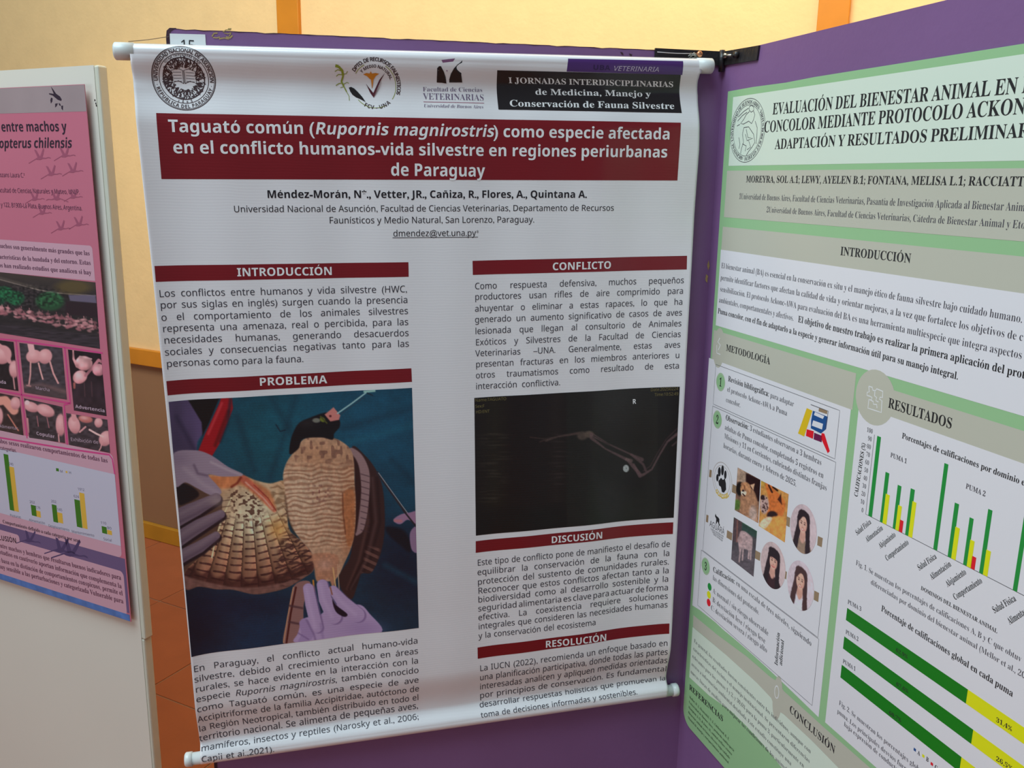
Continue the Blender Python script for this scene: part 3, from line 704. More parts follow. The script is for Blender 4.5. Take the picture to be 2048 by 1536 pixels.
ngon('caduceus_emblem', BAN, [A3(*p) for p in [(1728, 372), (1750, 362), (1772, 366), (1780, 350), (1788, 366), (1812, 362), (1838, 368), (1815, 382), (1806, 396), (1798, 408), (1792, 460), (1788, 470), (1782, 408), (1768, 398), (1755, 384)]], m_org, BN, lift=.0010)
ngon('check_emblem', BAN, [A3(*p) for p in [(1746, 432), (1760, 452), (1797, 498), (1838, 410), (1878, 360), (1850, 410), (1800, 530), (1778, 500)]], m_drk, BN, lift=.0011)

B2 = lambda x, y: (800 + x / 3.2, 40 + y / 3.2)
ngon('faculty_emblem', BAN, [B2(*p) for p in [(265, 256), (352, 246), (300, 332)]], mat('muted_purple_print', alb((108, 72, 112), 'banner'), .3, .5, coat=.3), BN, lift=.0010)
m_bk2 = m_blackbox
ngon('faculty_emblem', BAN, [B2(*p) for p in [(238, 308), (250, 296), (262, 296), (280, 330), (292, 365), (297, 407), (268, 402), (235, 400)]], m_bk2, BN, lift=.0010)
ngon('faculty_emblem', BAN, [B2(*p) for p in [(398, 258), (388, 270), (368, 285), (345, 310), (325, 345), (315, 380), (315, 400), (398, 400), (392, 350)]], m_bk2, BN, lift=.0010)
I = Ink(BAN, 2, 0.0009)
I.fit('Facultad de Ciencias', 't', B2(145, 456), B2(528, 460), 8.5); I.fit('VETERINARIAS', 't', B2(148, 508), B2(538, 516), 12.5)
I.fit('Universidad de Buenos Aires', 't', B2(150, 558), B2(533, 566), 6.5, shear=.22)
I.make('faculty_lettering', mat('grey_purple_print', alb((88, 76, 104), 'banner'), 0.45, 0.3), BN)
strip_mesh('underline', BAN, [([B2(150, 524), B2(538, 532)], 0.0008)], mat('plum_print', alb((120, 50, 80), 'banner'), .3, .5), BN)
patch('violet_print_strip', BAN, [B2(1075, 247), B2(1811, 263), B2(1806, 352), B2(1066, 330)], m_violet, BN, 0.0005, 0.003)
patch('black_title_panel', BAN, [B2(622, 322), B2(1797, 351), B2(1803, 595), B2(630, 573)], m_blackbox, BN, 0.0008, 0.003)
I = Ink(BAN, 3, 0.0013)
I.fit('I JORNADAS INTERDISCIPLINARIAS', 'T', B2(695, 404), B2(1750, 430), 11.5, shear=-.16)
I.fit('de Medicina, Manejo y', 'T', B2(865, 478), B2(1605, 492), 12, shear=-.06)
I.fit('Conservación de Fauna Silvestre', 'T', B2(700, 553), B2(1757, 570), 13)
I.make('panel_lettering', mat('white_serif_print', alb((205, 202, 214), 'banner'), .3, .5), BN)
I = Ink(BAN, 2, 0.0009); I.fit('VETERINARIA', 's', B2(1362, 324), B2(1656, 332), 9.5, shear=.2)
I.make('strip_lettering', mat('lilac_grey_print', alb((150, 140, 165), 'banner'), .3, .5), BN)
I = Ink(BAN, 2, 0.0009); I.fit('UBA', 'b', B2(1232, 318), B2(1345, 322), 10)
I.make('strip_lettering', mat('dark_violet_print', alb((36, 20, 62), 'banner'), .3, .5), BN)

# --- hawk photograph
E5 = lambda x, y: (330 + x / 2.7434, 760 + y / 2.7434)
QC = [(20, 120), (1355, 43), (1392, 1360), (145, 1520)]
p = Paint(QC, 400, 430, (10, 50, 74))
p.put(p.glow((620, 320), 420, 330), (16, 84, 104), .8); p.put(p.glow((1150, 250), 420, 300), (18, 78, 112), .8)
p.put(p.glow((1300, 1000), 240, 330), (6, 20, 44), .8); p.put(p.glow((500, 1420), 420, 220), (5, 40, 76), .7)
p.put(p.glow((160, 1330), 190, 300), (10, 12, 34), .9); p.put(p.glow((400, 1230), 400, 90), (6, 22, 50), .7); p.put(p.glow((1330, 640), 150, 120), (10, 70, 100), .6)
for a_, b_, w_, s_ in [((560, 90), (700, 330), 26, -1), ((700, 90), (560, 520), 30, -1), ((1000, 330), (1380, 230), 26, 1), ((960, 260), (1380, 140), 30, -1), ((1240, 420), (1390, 560), 30, -1), ((380, 200), (470, 480), 30, -1), ((1100, 1150), (1390, 1240), 30, -1), ((1200, 1000), (1390, 1100), 24, 1)]:
    p.line([a_, b_], w_, (6, 34, 54) if s_ < 0 else (24, 96, 122), 34, .35)
p.mul(1 + .10 * p.noise(70, 50, octaves=3)); p.mul(1 + .07 * p.noise(5, 4))
p.poly([(0, 110), (110, 100), (215, 235), (170, 330), (150, 400), (20, 400)], (70, 56, 92), 10); p.mul(1 + .25 * p.noise(60, 200), p.mpoly([(0, 110), (110, 100), (215, 235), (150, 400), (20, 400)], 8))
p.line([(60, 200), (150, 370)], 22, (46, 36, 66), 20, .7)
p.poly([(108, 95), (290, 90), (230, 230), (195, 300), (190, 230)], (14, 7, 12), 8, False)
p.line([(325, 90), (318, 150), (250, 310), (195, 420)], [54, 78, 92, 74], (150, 12, 26), 7); p.line([(298, 130), (225, 290)], 12, (205, 70, 80), 12, .6); p.line([(332, 170), (262, 350)], 18, (92, 6, 16), 12, .8)
p.line([(345, 100), (330, 230), (290, 330)], 10, (10, 34, 52), 20, .8); p.line([(590, 240), (612, 275), (640, 268)], 6, (6, 30, 50), 6)
# far left wing tip under the hand
p.poly([(62, 540), (180, 560), (300, 620), (290, 900), (240, 960), (110, 1060), (90, 900)], (84, 58, 50), 12); p.poly([(62, 545), (140, 570), (175, 620), (90, 665), (70, 640)], (22, 14, 20), 10)
# spread wing
wing = [(205, 515), (300, 505), (410, 510), (480, 535), (560, 552), (640, 540), (655, 640), (660, 800), (745, 880), (800, 960), (795, 1030), (740, 1075), (650, 1130), (560, 1155), (470, 1165), (360, 1140), (270, 1138), (180, 1120), (115, 1130), (105, 1040), (170, 970), (245, 900), (275, 820), (300, 690), (280, 610)]
Mw = p.poly(wing, (178, 128, 98), 8)
ox, oy = 430, 380; ang = np.degrees(np.arctan2(p.X - ox, p.Y - oy)); rr = np.hypot(p.X - ox, p.Y - oy)
p.put(Mw * p.glow((480, 720), 190, 200), (214, 204, 182), .9); p.put(Mw * np.clip((rr - 430) / 260, 0, 1), (132, 84, 72), .8)
fi = (ang + 60) / 7.2; ff = fi - np.floor(fi); k_ = np.floor(fi)
ph = rr / 40 + 0.37 * (k_ % 3) + .15 * p.noise(60); bar = np.clip((np.abs((ph % 1) - .5) - .34) / .06, 0, 1)
mz = Mw * np.clip((rr - 330) / 90, 0, 1)
p.put(mz * bar * np.clip((ff - .18) / .1, 0, 1), (58, 26, 30), .85)
p.put(mz * np.clip((.14 - ff) / .08, 0, 1), (96, 62, 54), .7); p.put(mz * np.exp(-((ff - .55) / .2) ** 2) * np.clip(1 - (rr - 380) / 360, 0, 1), (216, 198, 172), .35)
p.mul(1 + .5 * (ff - .55), mz)
tip = Mw * np.clip((rr - (690 + 55 * np.cos((ff - .5) * 2.6) - 45)) / 26, 0, 1); p.put(tip * (p.Y > 880), (52, 22, 26), .75)
p.put(Mw * np.clip((rr - 742) / 12, 0, 1) * (p.Y > 900), (140, 100, 96), .7)
hz = Mw * p.mpoly([(640, 830), (760, 870), (810, 1000), (740, 1080), (620, 1120), (600, 950)], 20, True)
p.put(hz * np.clip((np.sin(p.Y / 5.2 + p.noise(26) * 3.4 + p.X / 60) - .1) / .3, 0, 1), (60, 34, 36), .75)
p.line([(355, 615), (300, 740), (262, 870), (246, 960)], 7, (232, 212, 176), 5)   # quill shaft
for m_ in range(9): p.line([(350 - m_ * 4, 640 + m_ * 34), (300 - m_ * 6, 648 + m_ * 34)], 5, (70, 40, 36), 4, .7) if m_ < 7 else None
Ms = Mw * p.mpoly([(340, 590), (470, 600), (520, 700), (500, 790), (380, 740)], 30, True)
p.put(Ms * np.clip((p.noise(13, 10) - .25) / .12, 0, 1), (72, 40, 34), .8)
p.poly([(215, 520), (400, 512), (480, 545), (560, 600), (590, 690), (560, 690), (480, 620), (400, 560), (330, 580), (270, 570)], (196, 108, 66), 18, a=.75)
p.line([(410, 525), (500, 600), (580, 700)], [40, 34, 18], (196, 92, 78), 12, .8); p.line([(425, 545), (520, 630), (570, 690)], 9, (226, 164, 150), 6, .8); p.line([(400, 520), (380, 550), (350, 570)], 12, (120, 36, 26), 8, .8)
p.line([(470, 560), (545, 630), (590, 700)], 6, (150, 50, 44), 4, .8); p.put(Mw * p.glow((600, 800), 55, 60), (222, 160, 92), .8); p.put(Mw * p.glow((230, 630), 40, 26), (206, 130, 70), .8)
p.put(Mw * np.clip((np.sin(p.Y / 6 + p.noise(30) * 3) - .2) / .4, 0, 1) * p.mpoly([(560, 560), (640, 560), (650, 800), (600, 720)], 20, True), (120, 84, 60), .55)
p.mul(1 + .16 * p.noise(22, 34, octaves=2), Mw)
# tail
Mt = p.poly([(690, 1120), (780, 1100), (745, 1220), (740, 1330), (712, 1445), (632, 1452), (655, 1300)], (138, 98, 100), 6); p.line([(700, 1130), (672, 1280), (650, 1450)], 10, (70, 20, 22), 5); p.line([(686, 1130), (655, 1300), (634, 1450)], 5, (196, 140, 110), 4)
for yy in (1235, 1330): p.line([(665, yy), (735, yy + 14)], 12, (70, 44, 56), 9, .8)
# folded right wing
wr = [(1010, 360), (1085, 400), (1150, 480), (1186, 580), (1198, 740), (1190, 860), (1165, 960), (1120, 1045), (1065, 1052), (1045, 1110), (1010, 1200), (955, 1150), (940, 1060), (1000, 960), (1020, 800), (1040, 600)]
Mr = p.poly(wr, (50, 30, 34), 7)
for dx, c_ in ((0, (82, 52, 52)), (26, (30, 14, 20)), (52, (74, 50, 54)), (78, (34, 20, 26))): p.put(Mr * p.mline([(1075 + dx, 520), (1100 + dx * .9, 760), (1050 + dx * .8, 980), (985 + dx * .4, 1140)], 15, 12), c_, .7)
p.put(Mr * p.mpoly([(1090, 900), (1170, 900), (1150, 1040), (1066, 1052)], 20) * np.clip((np.sin(p.Y / 7 - p.X / 16) - .1) / .3, 0, 1), (130, 88, 84), .6)
p.poly([(1000, 362), (1062, 392), (1105, 470), (1112, 560), (1100, 700), (1078, 800), (1050, 832), (1030, 826), (1048, 700), (1062, 560), (1030, 450)], (140, 110, 118), 7)
p.poly([(1010, 400), (1050, 460), (1062, 600), (1046, 760), (1030, 820), (1022, 640), (1026, 500)], (44, 22, 26), 8)
for yy in range(500, 830, 34): p.line([(1062, yy), (1108, yy + 12)], 5, (60, 40, 52), 5, .7)
# body
body = [(738, 318), (800, 300), (880, 304), (950, 326), (1004, 372), (1022, 440), (1026, 560), (1032, 660), (1028, 790), (1008, 900), (970, 990), (938, 1060), (905, 1090), (835, 1092), (806, 1020), (785, 930), (725, 860), (672, 780), (645, 680), (638, 580), (628, 510), (648, 440), (690, 380)]
Mb = p.poly(body, (188, 146, 124), 7)
p.put(Mb * p.glow((720, 640), 110, 260), (206, 176, 156), .7); p.put(Mb * p.glow((800, 400), 160, 90), (176, 124, 96), .7); p.put(Mb * p.glow((1000, 740), 50, 260), (150, 88, 58), .8)
wv = np.sin(p.Y / 4.0 + 2.4 * p.noise(46, 30) + 1.2 * np.sin(p.X / 26) + p.X / 90)
p.put(Mb * np.clip((wv - .15) / .45, 0, 1) * np.clip((p.Y - 410) / 60, 0, 1) * np.clip((930 - p.Y) / 60, 0, 1), (132, 84, 66), .50)
p.put(Mb * np.clip((-wv - .3) / .4, 0, 1) * np.clip((p.Y - 420) / 80, 0, 1) * np.clip((930 - p.Y) / 60, 0, 1), (220, 190, 170), .35)
p.put(Mb * np.clip((p.noise(17, 24) - .2) / .3, 0, 1) * np.clip((470 - p.Y) / 60, 0, 1), (112, 74, 66), .7); p.put(Mb * p.glow((830, 600), 60, 60) * np.clip(p.noise(12) * 2, 0, 1), (110, 64, 64), .8)
p.poly([(965, 600), (1020, 590), (1026, 700), (1020, 850), (990, 900), (965, 780), (955, 680)], (172, 104, 68), 12, a=.85); p.line([(958, 605), (962, 720), (975, 830)], 6, (84, 44, 36), 7, .7)
p.poly([(795, 940), (930, 950), (925, 1060), (905, 1130), (880, 1080), (850, 1100), (812, 1090), (800, 1010)], (176, 122, 100), 10); p.put(p.glow((860, 1000), 46, 34), (196, 150, 140), .7)
p.line([(640, 620), (655, 740), (700, 850)], 10, (70, 46, 36), 10, .6); p.mul(1 + .13 * p.noise(14, 18, octaves=2), Mb)
p.line([(905, 1020), (920, 1130)], 7, (214, 168, 120), 4); p.line([(930, 1000), (940, 1150)], 5, (190, 150, 128), 4); p.line([(795, 1090), (800, 1150)], 9, (200, 128, 50), 5)
# head, beak, muzzle tape, syringe
Mh = p.poly([(665, 395), (668, 330), (690, 268), (722, 226), (782, 200), (850, 178), (900, 180), (940, 212), (942, 250), (912, 285), (902, 318), (840, 306), (740, 314), (712, 366)], (14, 11, 18), 7)
p.put(Mh * p.glow((760, 230), 50, 26), (44, 40, 44), .5); p.ell((812, 216), 22, 12, (112, 112, 108), 6); p.ell((846, 212), 16, 12, (104, 112, 40), 6, 30); p.line([(836, 196), (870, 230)], 8, (70, 74, 30), 5)
p.poly([(858, 186), (908, 148), (946, 190), (938, 214), (890, 222)], (200, 122, 122), 6, False); p.ell((890, 194), 7, 6, (90, 30, 40), 4)
p.line([(930, 180), (1010, 128), (1090, 72)], 7, (150, 186, 198), 4); p.line([(948, 184), (1080, 96)], 4, (40, 60, 80), 3); p.line([(1082, 66), (1140, 60)], 11, (150, 190, 190), 6); p.line([(1100, 74), (1128, 84)], 7, (16, 40, 60), 4)
# instrument and hand at the right
p.poly([(1205, 785), (1300, 800), (1345, 870), (1340, 925), (1290, 890), (1220, 830)], (8, 12, 26), 18, a=.9)
p.line([(1155, 490), (1230, 590), (1320, 710), (1378, 780)], 14, (40, 38, 50), 4); p.line([(1162, 492), (1300, 672), (1370, 762)], 4, (150, 150, 164), 3)
p.poly([(1248, 742), (1290, 715), (1340, 705), (1384, 700), (1386, 770), (1330, 745), (1290, 768), (1262, 764)], (150, 112, 150), 6); p.line([(1255, 750), (1290, 752)], 16, (176, 112, 130), 8)
p.poly([(1340, 830), (1360, 790), (1388, 790), (1390, 920), (1352, 912)], (138, 108, 146), 6); p.line([(1300, 690), (1380, 785)], 9, (36, 30, 42), 4)
# upper left gloved hand
p.poly([(40, 395), (150, 376), (235, 400), (330, 462), (412, 505), (300, 516), (225, 505), (270, 560), (296, 600), (270, 622), (225, 612), (160, 575), (105, 545), (55, 560)], (144, 124, 148), 6)
p.line([(150, 455), (170, 500), (220, 512)], 12, (92, 72, 98), 12, .7); p.line([(240, 440), (330, 480), (400, 505)], 10, (176, 158, 176), 14, .7); p.line([(100, 470), (200, 560), (270, 600)], 22, (166, 146, 166), 20, .5); p.put(p.glow((70, 420), 60, 40), (120, 100, 128), .5)
# lower left gloved fingers
for pts, w_ in (([(60, 735), (160, 690), (268, 632)], [96, 80, 52]), ([(70, 850), (180, 782), (292, 720)], [84, 74, 46]), ([(80, 950), (180, 900), (268, 838)], [74, 66, 42])):
    M = p.line([(x + 4, y + 12) for x, y in pts], [w + 10 for w in w_], (26, 14, 26), 8, .9); p.line(pts, w_, (112, 92, 112), 5); p.line([(x, y - 14) for x, y in pts], 14, (136, 116, 132), 20, .6); p.line([(x, y + w_[1] * .36) for x, y in pts], 12, (76, 58, 80), 18, .6)
p.put(p.glow((270, 650), 40, 30), (170, 150, 150), .5)
# lower right gloved hand
G1 = (172, 146, 196); G2 = (118, 92, 146)
p.poly([(745, 1310), (830, 1290), (900, 1230), (980, 1236), (1060, 1232), (1110, 1280), (1180, 1386), (960, 1420), (704, 1450), (712, 1395)], G1, 6)
p.poly([(720, 1330), (760, 1310), (800, 1390), (775, 1440), (715, 1445), (730, 1400)], (156, 130, 184), 6)
for pts, w_ in (([(768, 1135), (785, 1230), (815, 1360)], [58, 66, 64]), ([(845, 1115), (862, 1200), (910, 1300)], [62, 72, 84]), ([(905, 1145), (960, 1215), (1040, 1290)], [50, 70, 86])):
    p.line([(x + 10, y + 4) for x, y in pts], w_, G2, 8, .8); p.line(pts, w_, G1, 5); p.line([(x - 10, y - 2) for x, y in pts], 16, (192, 168, 214), 24, .6)
p.poly([(902, 1200), (925, 1235), (985, 1285), (970, 1302), (930, 1280), (910, 1245)], (20, 12, 34), 6)
p.line([(760, 1320), (800, 1400), (810, 1440)], 8, G2, 12, .8); p.line([(838, 1340), (850, 1420)], 10, (140, 114, 170), 16, .7); p.line([(715, 1395), (770, 1430)], 7, G2, 8, .8); p.line([(890, 1130), (900, 1170)], 7, (140, 80, 60), 6)
p.put(p.glow((1080, 1370), 110, 50), (140, 114, 170), .5)
p.C *= 0.86
patch('hawk_photograph', BAN, [E5(*q) for q in QC], m_attr, BN, lift=0.0006, col=p.done('banner'), n=(400, 430))['label'] = 'printed photograph of a hawk with one wing spread by gloved hands on teal cloth'

# --- radiograph
F6 = lambda x, y: (920 + x / 4.096, 760 + y / 4.096)
QX = [(117, 147), (1800, 55), (1750, 1128), (130, 1275)]
p = Paint(QX, 300, 190, (18, 11, 11))
p.put(np.clip((p.X - 840) / 30, 0, 1), (25, 25, 24)); p.put(np.clip((1 - np.abs(p.X - 280) / 150), 0, 1), (32, 28, 18), .8); p.put(np.clip((1 - np.abs(p.X - 770) / 90), 0, 1) * (p.Y < 1000), (34, 24, 24), .7)
p.put(p.glow((560, 700), 150, 700), (20, 4, 6), .9); p.put(p.glow((1180, 680), 110, 140), (12, 9, 9), .9); p.put(p.glow((1420, 830), 130, 120), (10, 7, 8), .9); p.put(p.glow((1350, 450), 260, 160), (14, 10, 9), .8)
p.put(np.clip((p.X - 1610) / 20, 0, 1), (8, 6, 10)); p.put(np.clip((p.Y - 1000) / 100, 0, 1) * (p.X < 860), (8, 6, 7), .8)
ht = np.clip(np.sin(p.Y / 4.6 + p.noise(120, 20)) * .5 + p.noise(90, 16), 0, 1); p.put(ht * np.exp(-((p.X - 270) / 130) ** 2) * (p.Y > 420) * (p.Y < 1000), (70, 62, 56), .55); p.put(ht * np.exp(-((p.X - 780) / 80) ** 2) * (p.Y > 420) * (p.Y < 900), (70, 58, 60), .5)
bone = (112, 84, 92)
p.line([(560, 462), (690, 478)], 8, (66, 50, 50), 8); p.line([(690, 488), (780, 460), (960, 430)], [22, 12, 22], (78, 60, 60), 8); p.ell((985, 452), 42, 34, (84, 70, 66), 16); p.ell((1040, 440), 40, 28, (100, 84, 78), 14); p.line([(640, 500), (690, 482)], 10, (66, 46, 46), 8)
p.line([(1060, 440), (1200, 520), (1400, 610), (1490, 650)], [30, 14, 14, 30], bone, 8, .75); p.line([(1060, 470), (1180, 560), (1370, 655), (1470, 770)], [26, 12, 26, 30], bone, 8, .8)
p.line([(1080, 450), (1400, 640)], 5, (34, 24, 28), 6, .8); p.line([(1400, 610), (1500, 690), (1520, 740)], 20, bone, 8, .7); p.line([(1360, 650), (1400, 660)], 26, (130, 104, 110), 10, .7)
p.line([(1420, 690), (1470, 785), (1500, 775), (1570, 730), (1640, 600), (1700, 500), (1790, 425)], [16, 30, 22, 14, 14, 16, 24], bone, 7, .85); p.line([(1500, 745), (1560, 700), (1620, 590), (1690, 480), (1790, 380)], 7, (84, 56, 66), 6, .8)
p.line([(1740, 530), (1785, 490)], 12, bone, 8, .7); p.ell((1355, 725), 25, 30, (196, 204, 214), 6); p.ell((1358, 725), 5, 7, (120, 126, 134), 4)
p.mul(1 + .10 * p.noise(9, 7)); p.C *= 0.7
patch('radiograph_photograph', BAN, [F6(*q) for q in QX], m_attr, BN, lift=0.0006, col=p.done('banner'), n=(300, 190))['label'] = 'printed radiograph of a broken bird wing on black'
I = Ink(BAN, 1, 0.0010)
I.fit('Name:TAGUATO', 's', F6(122, 178), F6(380, 164), 6); I.fit('Sex:F', 's', F6(124, 228), F6(200, 224), 6); I.fit('HD:ENT', 's', F6(128, 274), F6(242, 266), 6)
I.fit('Date:20250224', 's', F6(1560, 92), F6(1788, 82), 6); I.fit('Time:10:52:49', 's', F6(1592, 132), F6(1788, 124), 6)
I.make('radiograph_lettering', mat('dim_olive_print', alb((92, 84, 52), 'banner'), .35, .5), BN)
I = Ink(BAN, 2, 0.0010); I.fit('R', 'b', F6(1412, 196), F6(1442, 193), 9.5); I.make('radiograph_lettering', m_wht, BN, 'pale letter R on the radiograph')

# ------------------------------------------------------------------ flamingo poster on the left board
LFT = Surf(LP, (-2650, 299), -1, off=0.013, lk=0.4)
def la(c): return alb(c, 'left')
m_lp = mat('pink_poster_print', la((184, 104, 120)), 0.4, 0.45, var=0.03, vscale=8)
m_lpal = mat('pale_pink_panel_print', la((192, 150, 160)), 0.4, 0.45)
m_lhot = mat('magenta_print', la((196, 66, 122)), 0.4, 0.45)
m_lgrey = mat('grey_brown_header_print', la((150, 134, 132)), 0.4, 0.45, var=0.12, vscale=12)
m_lwhite = mat('pale_grey_panel_print', la((184, 182, 192)), 0.4, 0.45)
m_ltxt = mat('dark_poster_lettering', la((44, 30, 44)), 0.4, 0.45)
m_ltx2 = mat('maroon_poster_lettering', la((82, 44, 66)), 0.4, 0.45)
m_lbird = mat('dusky_rose_bird_print', la((150, 78, 98)), 0.4, 0.45)
m_lgreen = mat('leaf_green_print', la((52, 112, 28)), 0.4, 0.45)
m_lyel = mat('mustard_print', la((206, 166, 62)), 0.4, 0.45)
m_lpurp = mat('slate_purple_print', la((98, 82, 116)), 0.4, 0.45)
m_lblue = mat('blue_water_print', la((70, 112, 168)), 0.3, 0.5, var=0.5, vscale=45)
m_lattr = mat_attr('flamingo_photograph_print', 0.4, 0.45)
FP = thing('research_poster', 'glossy pink flamingo research poster with bar chart on the off-white board at left', 'poster')
tl = LFT.uv(166, 168.5); br = LFT.uv(263.5, 1244); u0L = -0.92
zt, zb, ur = tl[1], br[1], (tl[0] + br[0]) / 2
Zt = lambda u, z: z
# sheet stands a little proud of the board, curling away at its right edge
pts = [(u0L, zt), (ur, zt), (ur + .001, (zt + zb) / 2), (ur + 0.002, zb), (u0L, zb)]
ngon('sheet', LFT, pts, m_lp, FP, px=False, thick=0.0012, lift=0.0)
for zz_ in (zt - 0.03, zb + 0.05):
    for uu in (-0.80, ur - 0.10): box('spacer_tape', world_on(LEFT, uu, zz_ - .02, 0.0), LEFT.d * 0.04, LEFT.n * 0.0116, Z3 * 0.03, m_lgrey, FP)
def lrect(name, u0, z1, u1, z0, m, lift=0.0004): return ngon(name, LFT, [(u0, z1), (u1, z1), (u1, z0), (u0, z0)], m, FP, lift=lift, px=False)
def rrect(name, sf, u0, z1, u1, z0, r, m, par, lift=0.0004, corners='tr br tl bl'):
    P_ = []
    for nm, cx_, cz_, a0 in (('tr', u1, z1, 0), ('tl', u0, z1, 90), ('bl', u0, z0, 180), ('br', u1, z0, 270)):
        if nm in corners:
            ox_ = cx_ + (-r if 'r' in nm else r); oz_ = cz_ + (-r if 't' in nm else r)
            P_ += [(ox_ + r * math.cos(math.radians(a0 + 15 * k)), oz_ + r * math.sin(math.radians(a0 + 15 * k))) for k in range(7)]
        else: P_.append((cx_, cz_))
    return ngon(name, sf, P_, m, par, lift=lift, px=False)
zl = lambda x, y: LFT.uv(x, y)[1]
zh = zl(160, 223)
lrect('header_panel', u0L, zt - .001, ur, zh, m_lgrey)
I = Ink(LFT, 2, 0.0009)
I.fit('entre machos y', 'b', (3, 263), (134, 262.5), 19); I.fit('opterus chilensis', 'b', (-2, 296), (144, 295.5), 19, shear=.2)
I.make('title_lettering', m_ltxt, FP)
I = Ink(LFT, 2, 0.0009)
I.fit('ozans Laura C.²', 's', (0, 354), (50, 355), 9)
I.fit('Facultad de Ciencias Naturales y Museo, UNLP.', 's', (-6, 384.5), (160, 388.5), 9); I.fit('y 122, B1900-La Plata, Buenos Aires, Argentina.', 's', (2, 413.5), (165, 421), 9)
I.make('author_lettering', m_ltx2, FP)
z1 = zl(183, 491.5); z0 = zl(183, 556)
rrect('text_panel', LFT, u0L + .02, z1, LFT.uv(185, 500)[0], zl(190, 562), 0.008, m_lpal, FP, corners='tr tl')
I = Ink(LFT, 2, 0.0009)
for t, a, b in (('machos son generalmente más grandes que las', (-4, 495), (180, 511)), ('características de la bandada y del entorno. Estas', (-12, 516.5), (182, 530)), ('os han realizado estudios que analicen si hay', (-2, 534), (183, 549.5))):
    I.fit(t, 'T', a, b, 8.5)
I.make('paragraph_lettering', m_ltx2, FP)
# flying flamingo silhouettes
def bird(sf, x, y, s, m, par, flip=1, tilt=0.0, name='flamingo_print', lift=.0006):
    S1 = [(-34, 13), (-12, 2), (-7, -1), (-15, -24), (-9, -22), (-1, -6), (1, -3), (3, -8), (11, -26), (14, -22), (10, -8), (7, 0), (16, 2.2), (24, 0.5), (29, 2), (32, 5), (28, 4.5), (24, 3), (16, 4.6), (7, 4.5), (0, 7), (-8, 6), (-12, 4.5), (-33, 15)]
    q = [(x + flip * a * s * math.cos(tilt) - b * s * math.sin(tilt), y + flip * a * s * math.sin(tilt) + b * s * math.cos(tilt)) for a, b in S1]
    return ngon(name, sf, q, m, par, lift=lift)
for x, y, s, f in ((80, 315, .82, 1), (130, 310, .8, 1), (103, 347, .78, 1), (146, 341, .78, 1), (70, 397, .72, 1), (113, 396, .8, -1), (147, 393, .7, 1), (85, 425, .7, 1), (122, 456, .72, 1), (158, 448, .74, 1)):
    bird(LFT, x, y, s * .85, m_lbird, FP, f, -0.08)
# dark dove-like flower emblem in the header
C1 = lambda x, y: (x / 3.4914, 120 + y / 3.4914)
for q in ([(356, 185), (372, 205), (392, 235), (420, 255), (432, 275), (428, 286), (405, 278), (385, 262), (368, 248), (345, 240), (342, 232), (376, 236)], [(358, 262), (368, 268), (366, 290), (356, 304), (352, 280)], [(386, 305), (405, 302), (398, 320), (386, 332)], [(410, 300), (422, 306), (426, 322), (414, 316)], [(428, 320), (441, 318), (440, 352), (430, 340)]):
    ngon('header_emblem', LFT, [C1(*k) for k in q], m_ltxt, FP, lift=.0008)
# photographs
C2 = lambda x, y: (x / 3.492, 480 + y / 3.492)
def photo(Q, nu, nv, base, fn, name='flamingo_photograph'):
    p = Paint(Q, nu, nv, base); fn(p); return patch(name, LFT, [C2(*q) for q in Q], m_lattr, FP, lift=0.0007, col=p.done('left'), n=(nu, nv))
PK = (214, 148, 146); PK2 = (170, 104, 108)
def f_main(p):
    p.mul(1 + .25 * p.noise(40, 14, octaves=3)); sl = (p.Y - 235 - p.X * .09)
    p.put(np.clip(1 - sl / 110, 0, 1), (66, 56, 48), .8); p.line([(-30, 260), (300, 350), (420, 372), (668, 388)], 6, (138, 122, 110), 5); p.line([(-30, 250), (300, 340)], 18, (92, 80, 70), 14, .6)
    p.ell((530, 330), 110, 46, (92, 76, 40), 30, a=.8); p.ell((0, 370), 60, 50, (22, 74, 46), 16); p.ell((70, 380), 70, 52, (26, 84, 50), 16); p.ell((150, 410), 60, 50, (24, 72, 44), 16); p.ell((20, 430), 50, 40, (16, 66, 42), 16)
    p.ell((380, 430), 92, 66, (34, 70, 42), 18); p.mul(1 + .6 * p.noise(12, 10), p.mell((200, 400), 290, 80, 30))
    p.put(p.mpoly([(500, 385), (668, 385), (675, 440), (510, 425)], 6), (104, 94, 112), .9); p.put(p.mpoly([(485, 430), (680, 440), (685, 540), (480, 520)], 10), (40, 24, 30), .9)
    r = np.random.default_rng(5)
    for k in range(150):
        x = r.uniform(10, 700); y0 = 478 + x * .17; y = y0 + r.uniform(-26, 52) * (0.5 + .5 * min(1, x / 300)); c = np.array(PK if r.random() < .55 else PK2) * r.uniform(.7, 1.02)
        p.ell((x, y), r.uniform(9, 20), r.uniform(6, 11), c, 6, r.uniform(-20, 30), a=.85)
        if r.random() < .4: p.line([(x, y), (x + 3, y - 24)], 4, c, 4, .8)
    p.put(np.clip((p.Y - 575 - p.X * .12) / 20, 0, 1), (50, 42, 46), .9); p.mul(1 + .3 * p.noise(50, 6), np.clip((p.Y - 580 - p.X * .1) / 20, 0, 1))
photo([(-560, 165), (667, 296), (699, 760), (-560, 560)], 230, 100, (40, 34, 34), f_main)
def body2(p, c, rx, ry, a=0, col=PK):
    M = p.ell(c, rx, ry, col, 8, a); p.put(M * p.glow((c[0] - rx * .2, c[1] - ry * .3), rx * .6, ry * .5, a), (236, 184, 178), .7); p.put(M * np.clip((p.Y - c[1]) / ry - .35, 0, 1), (150, 84, 86), .7)
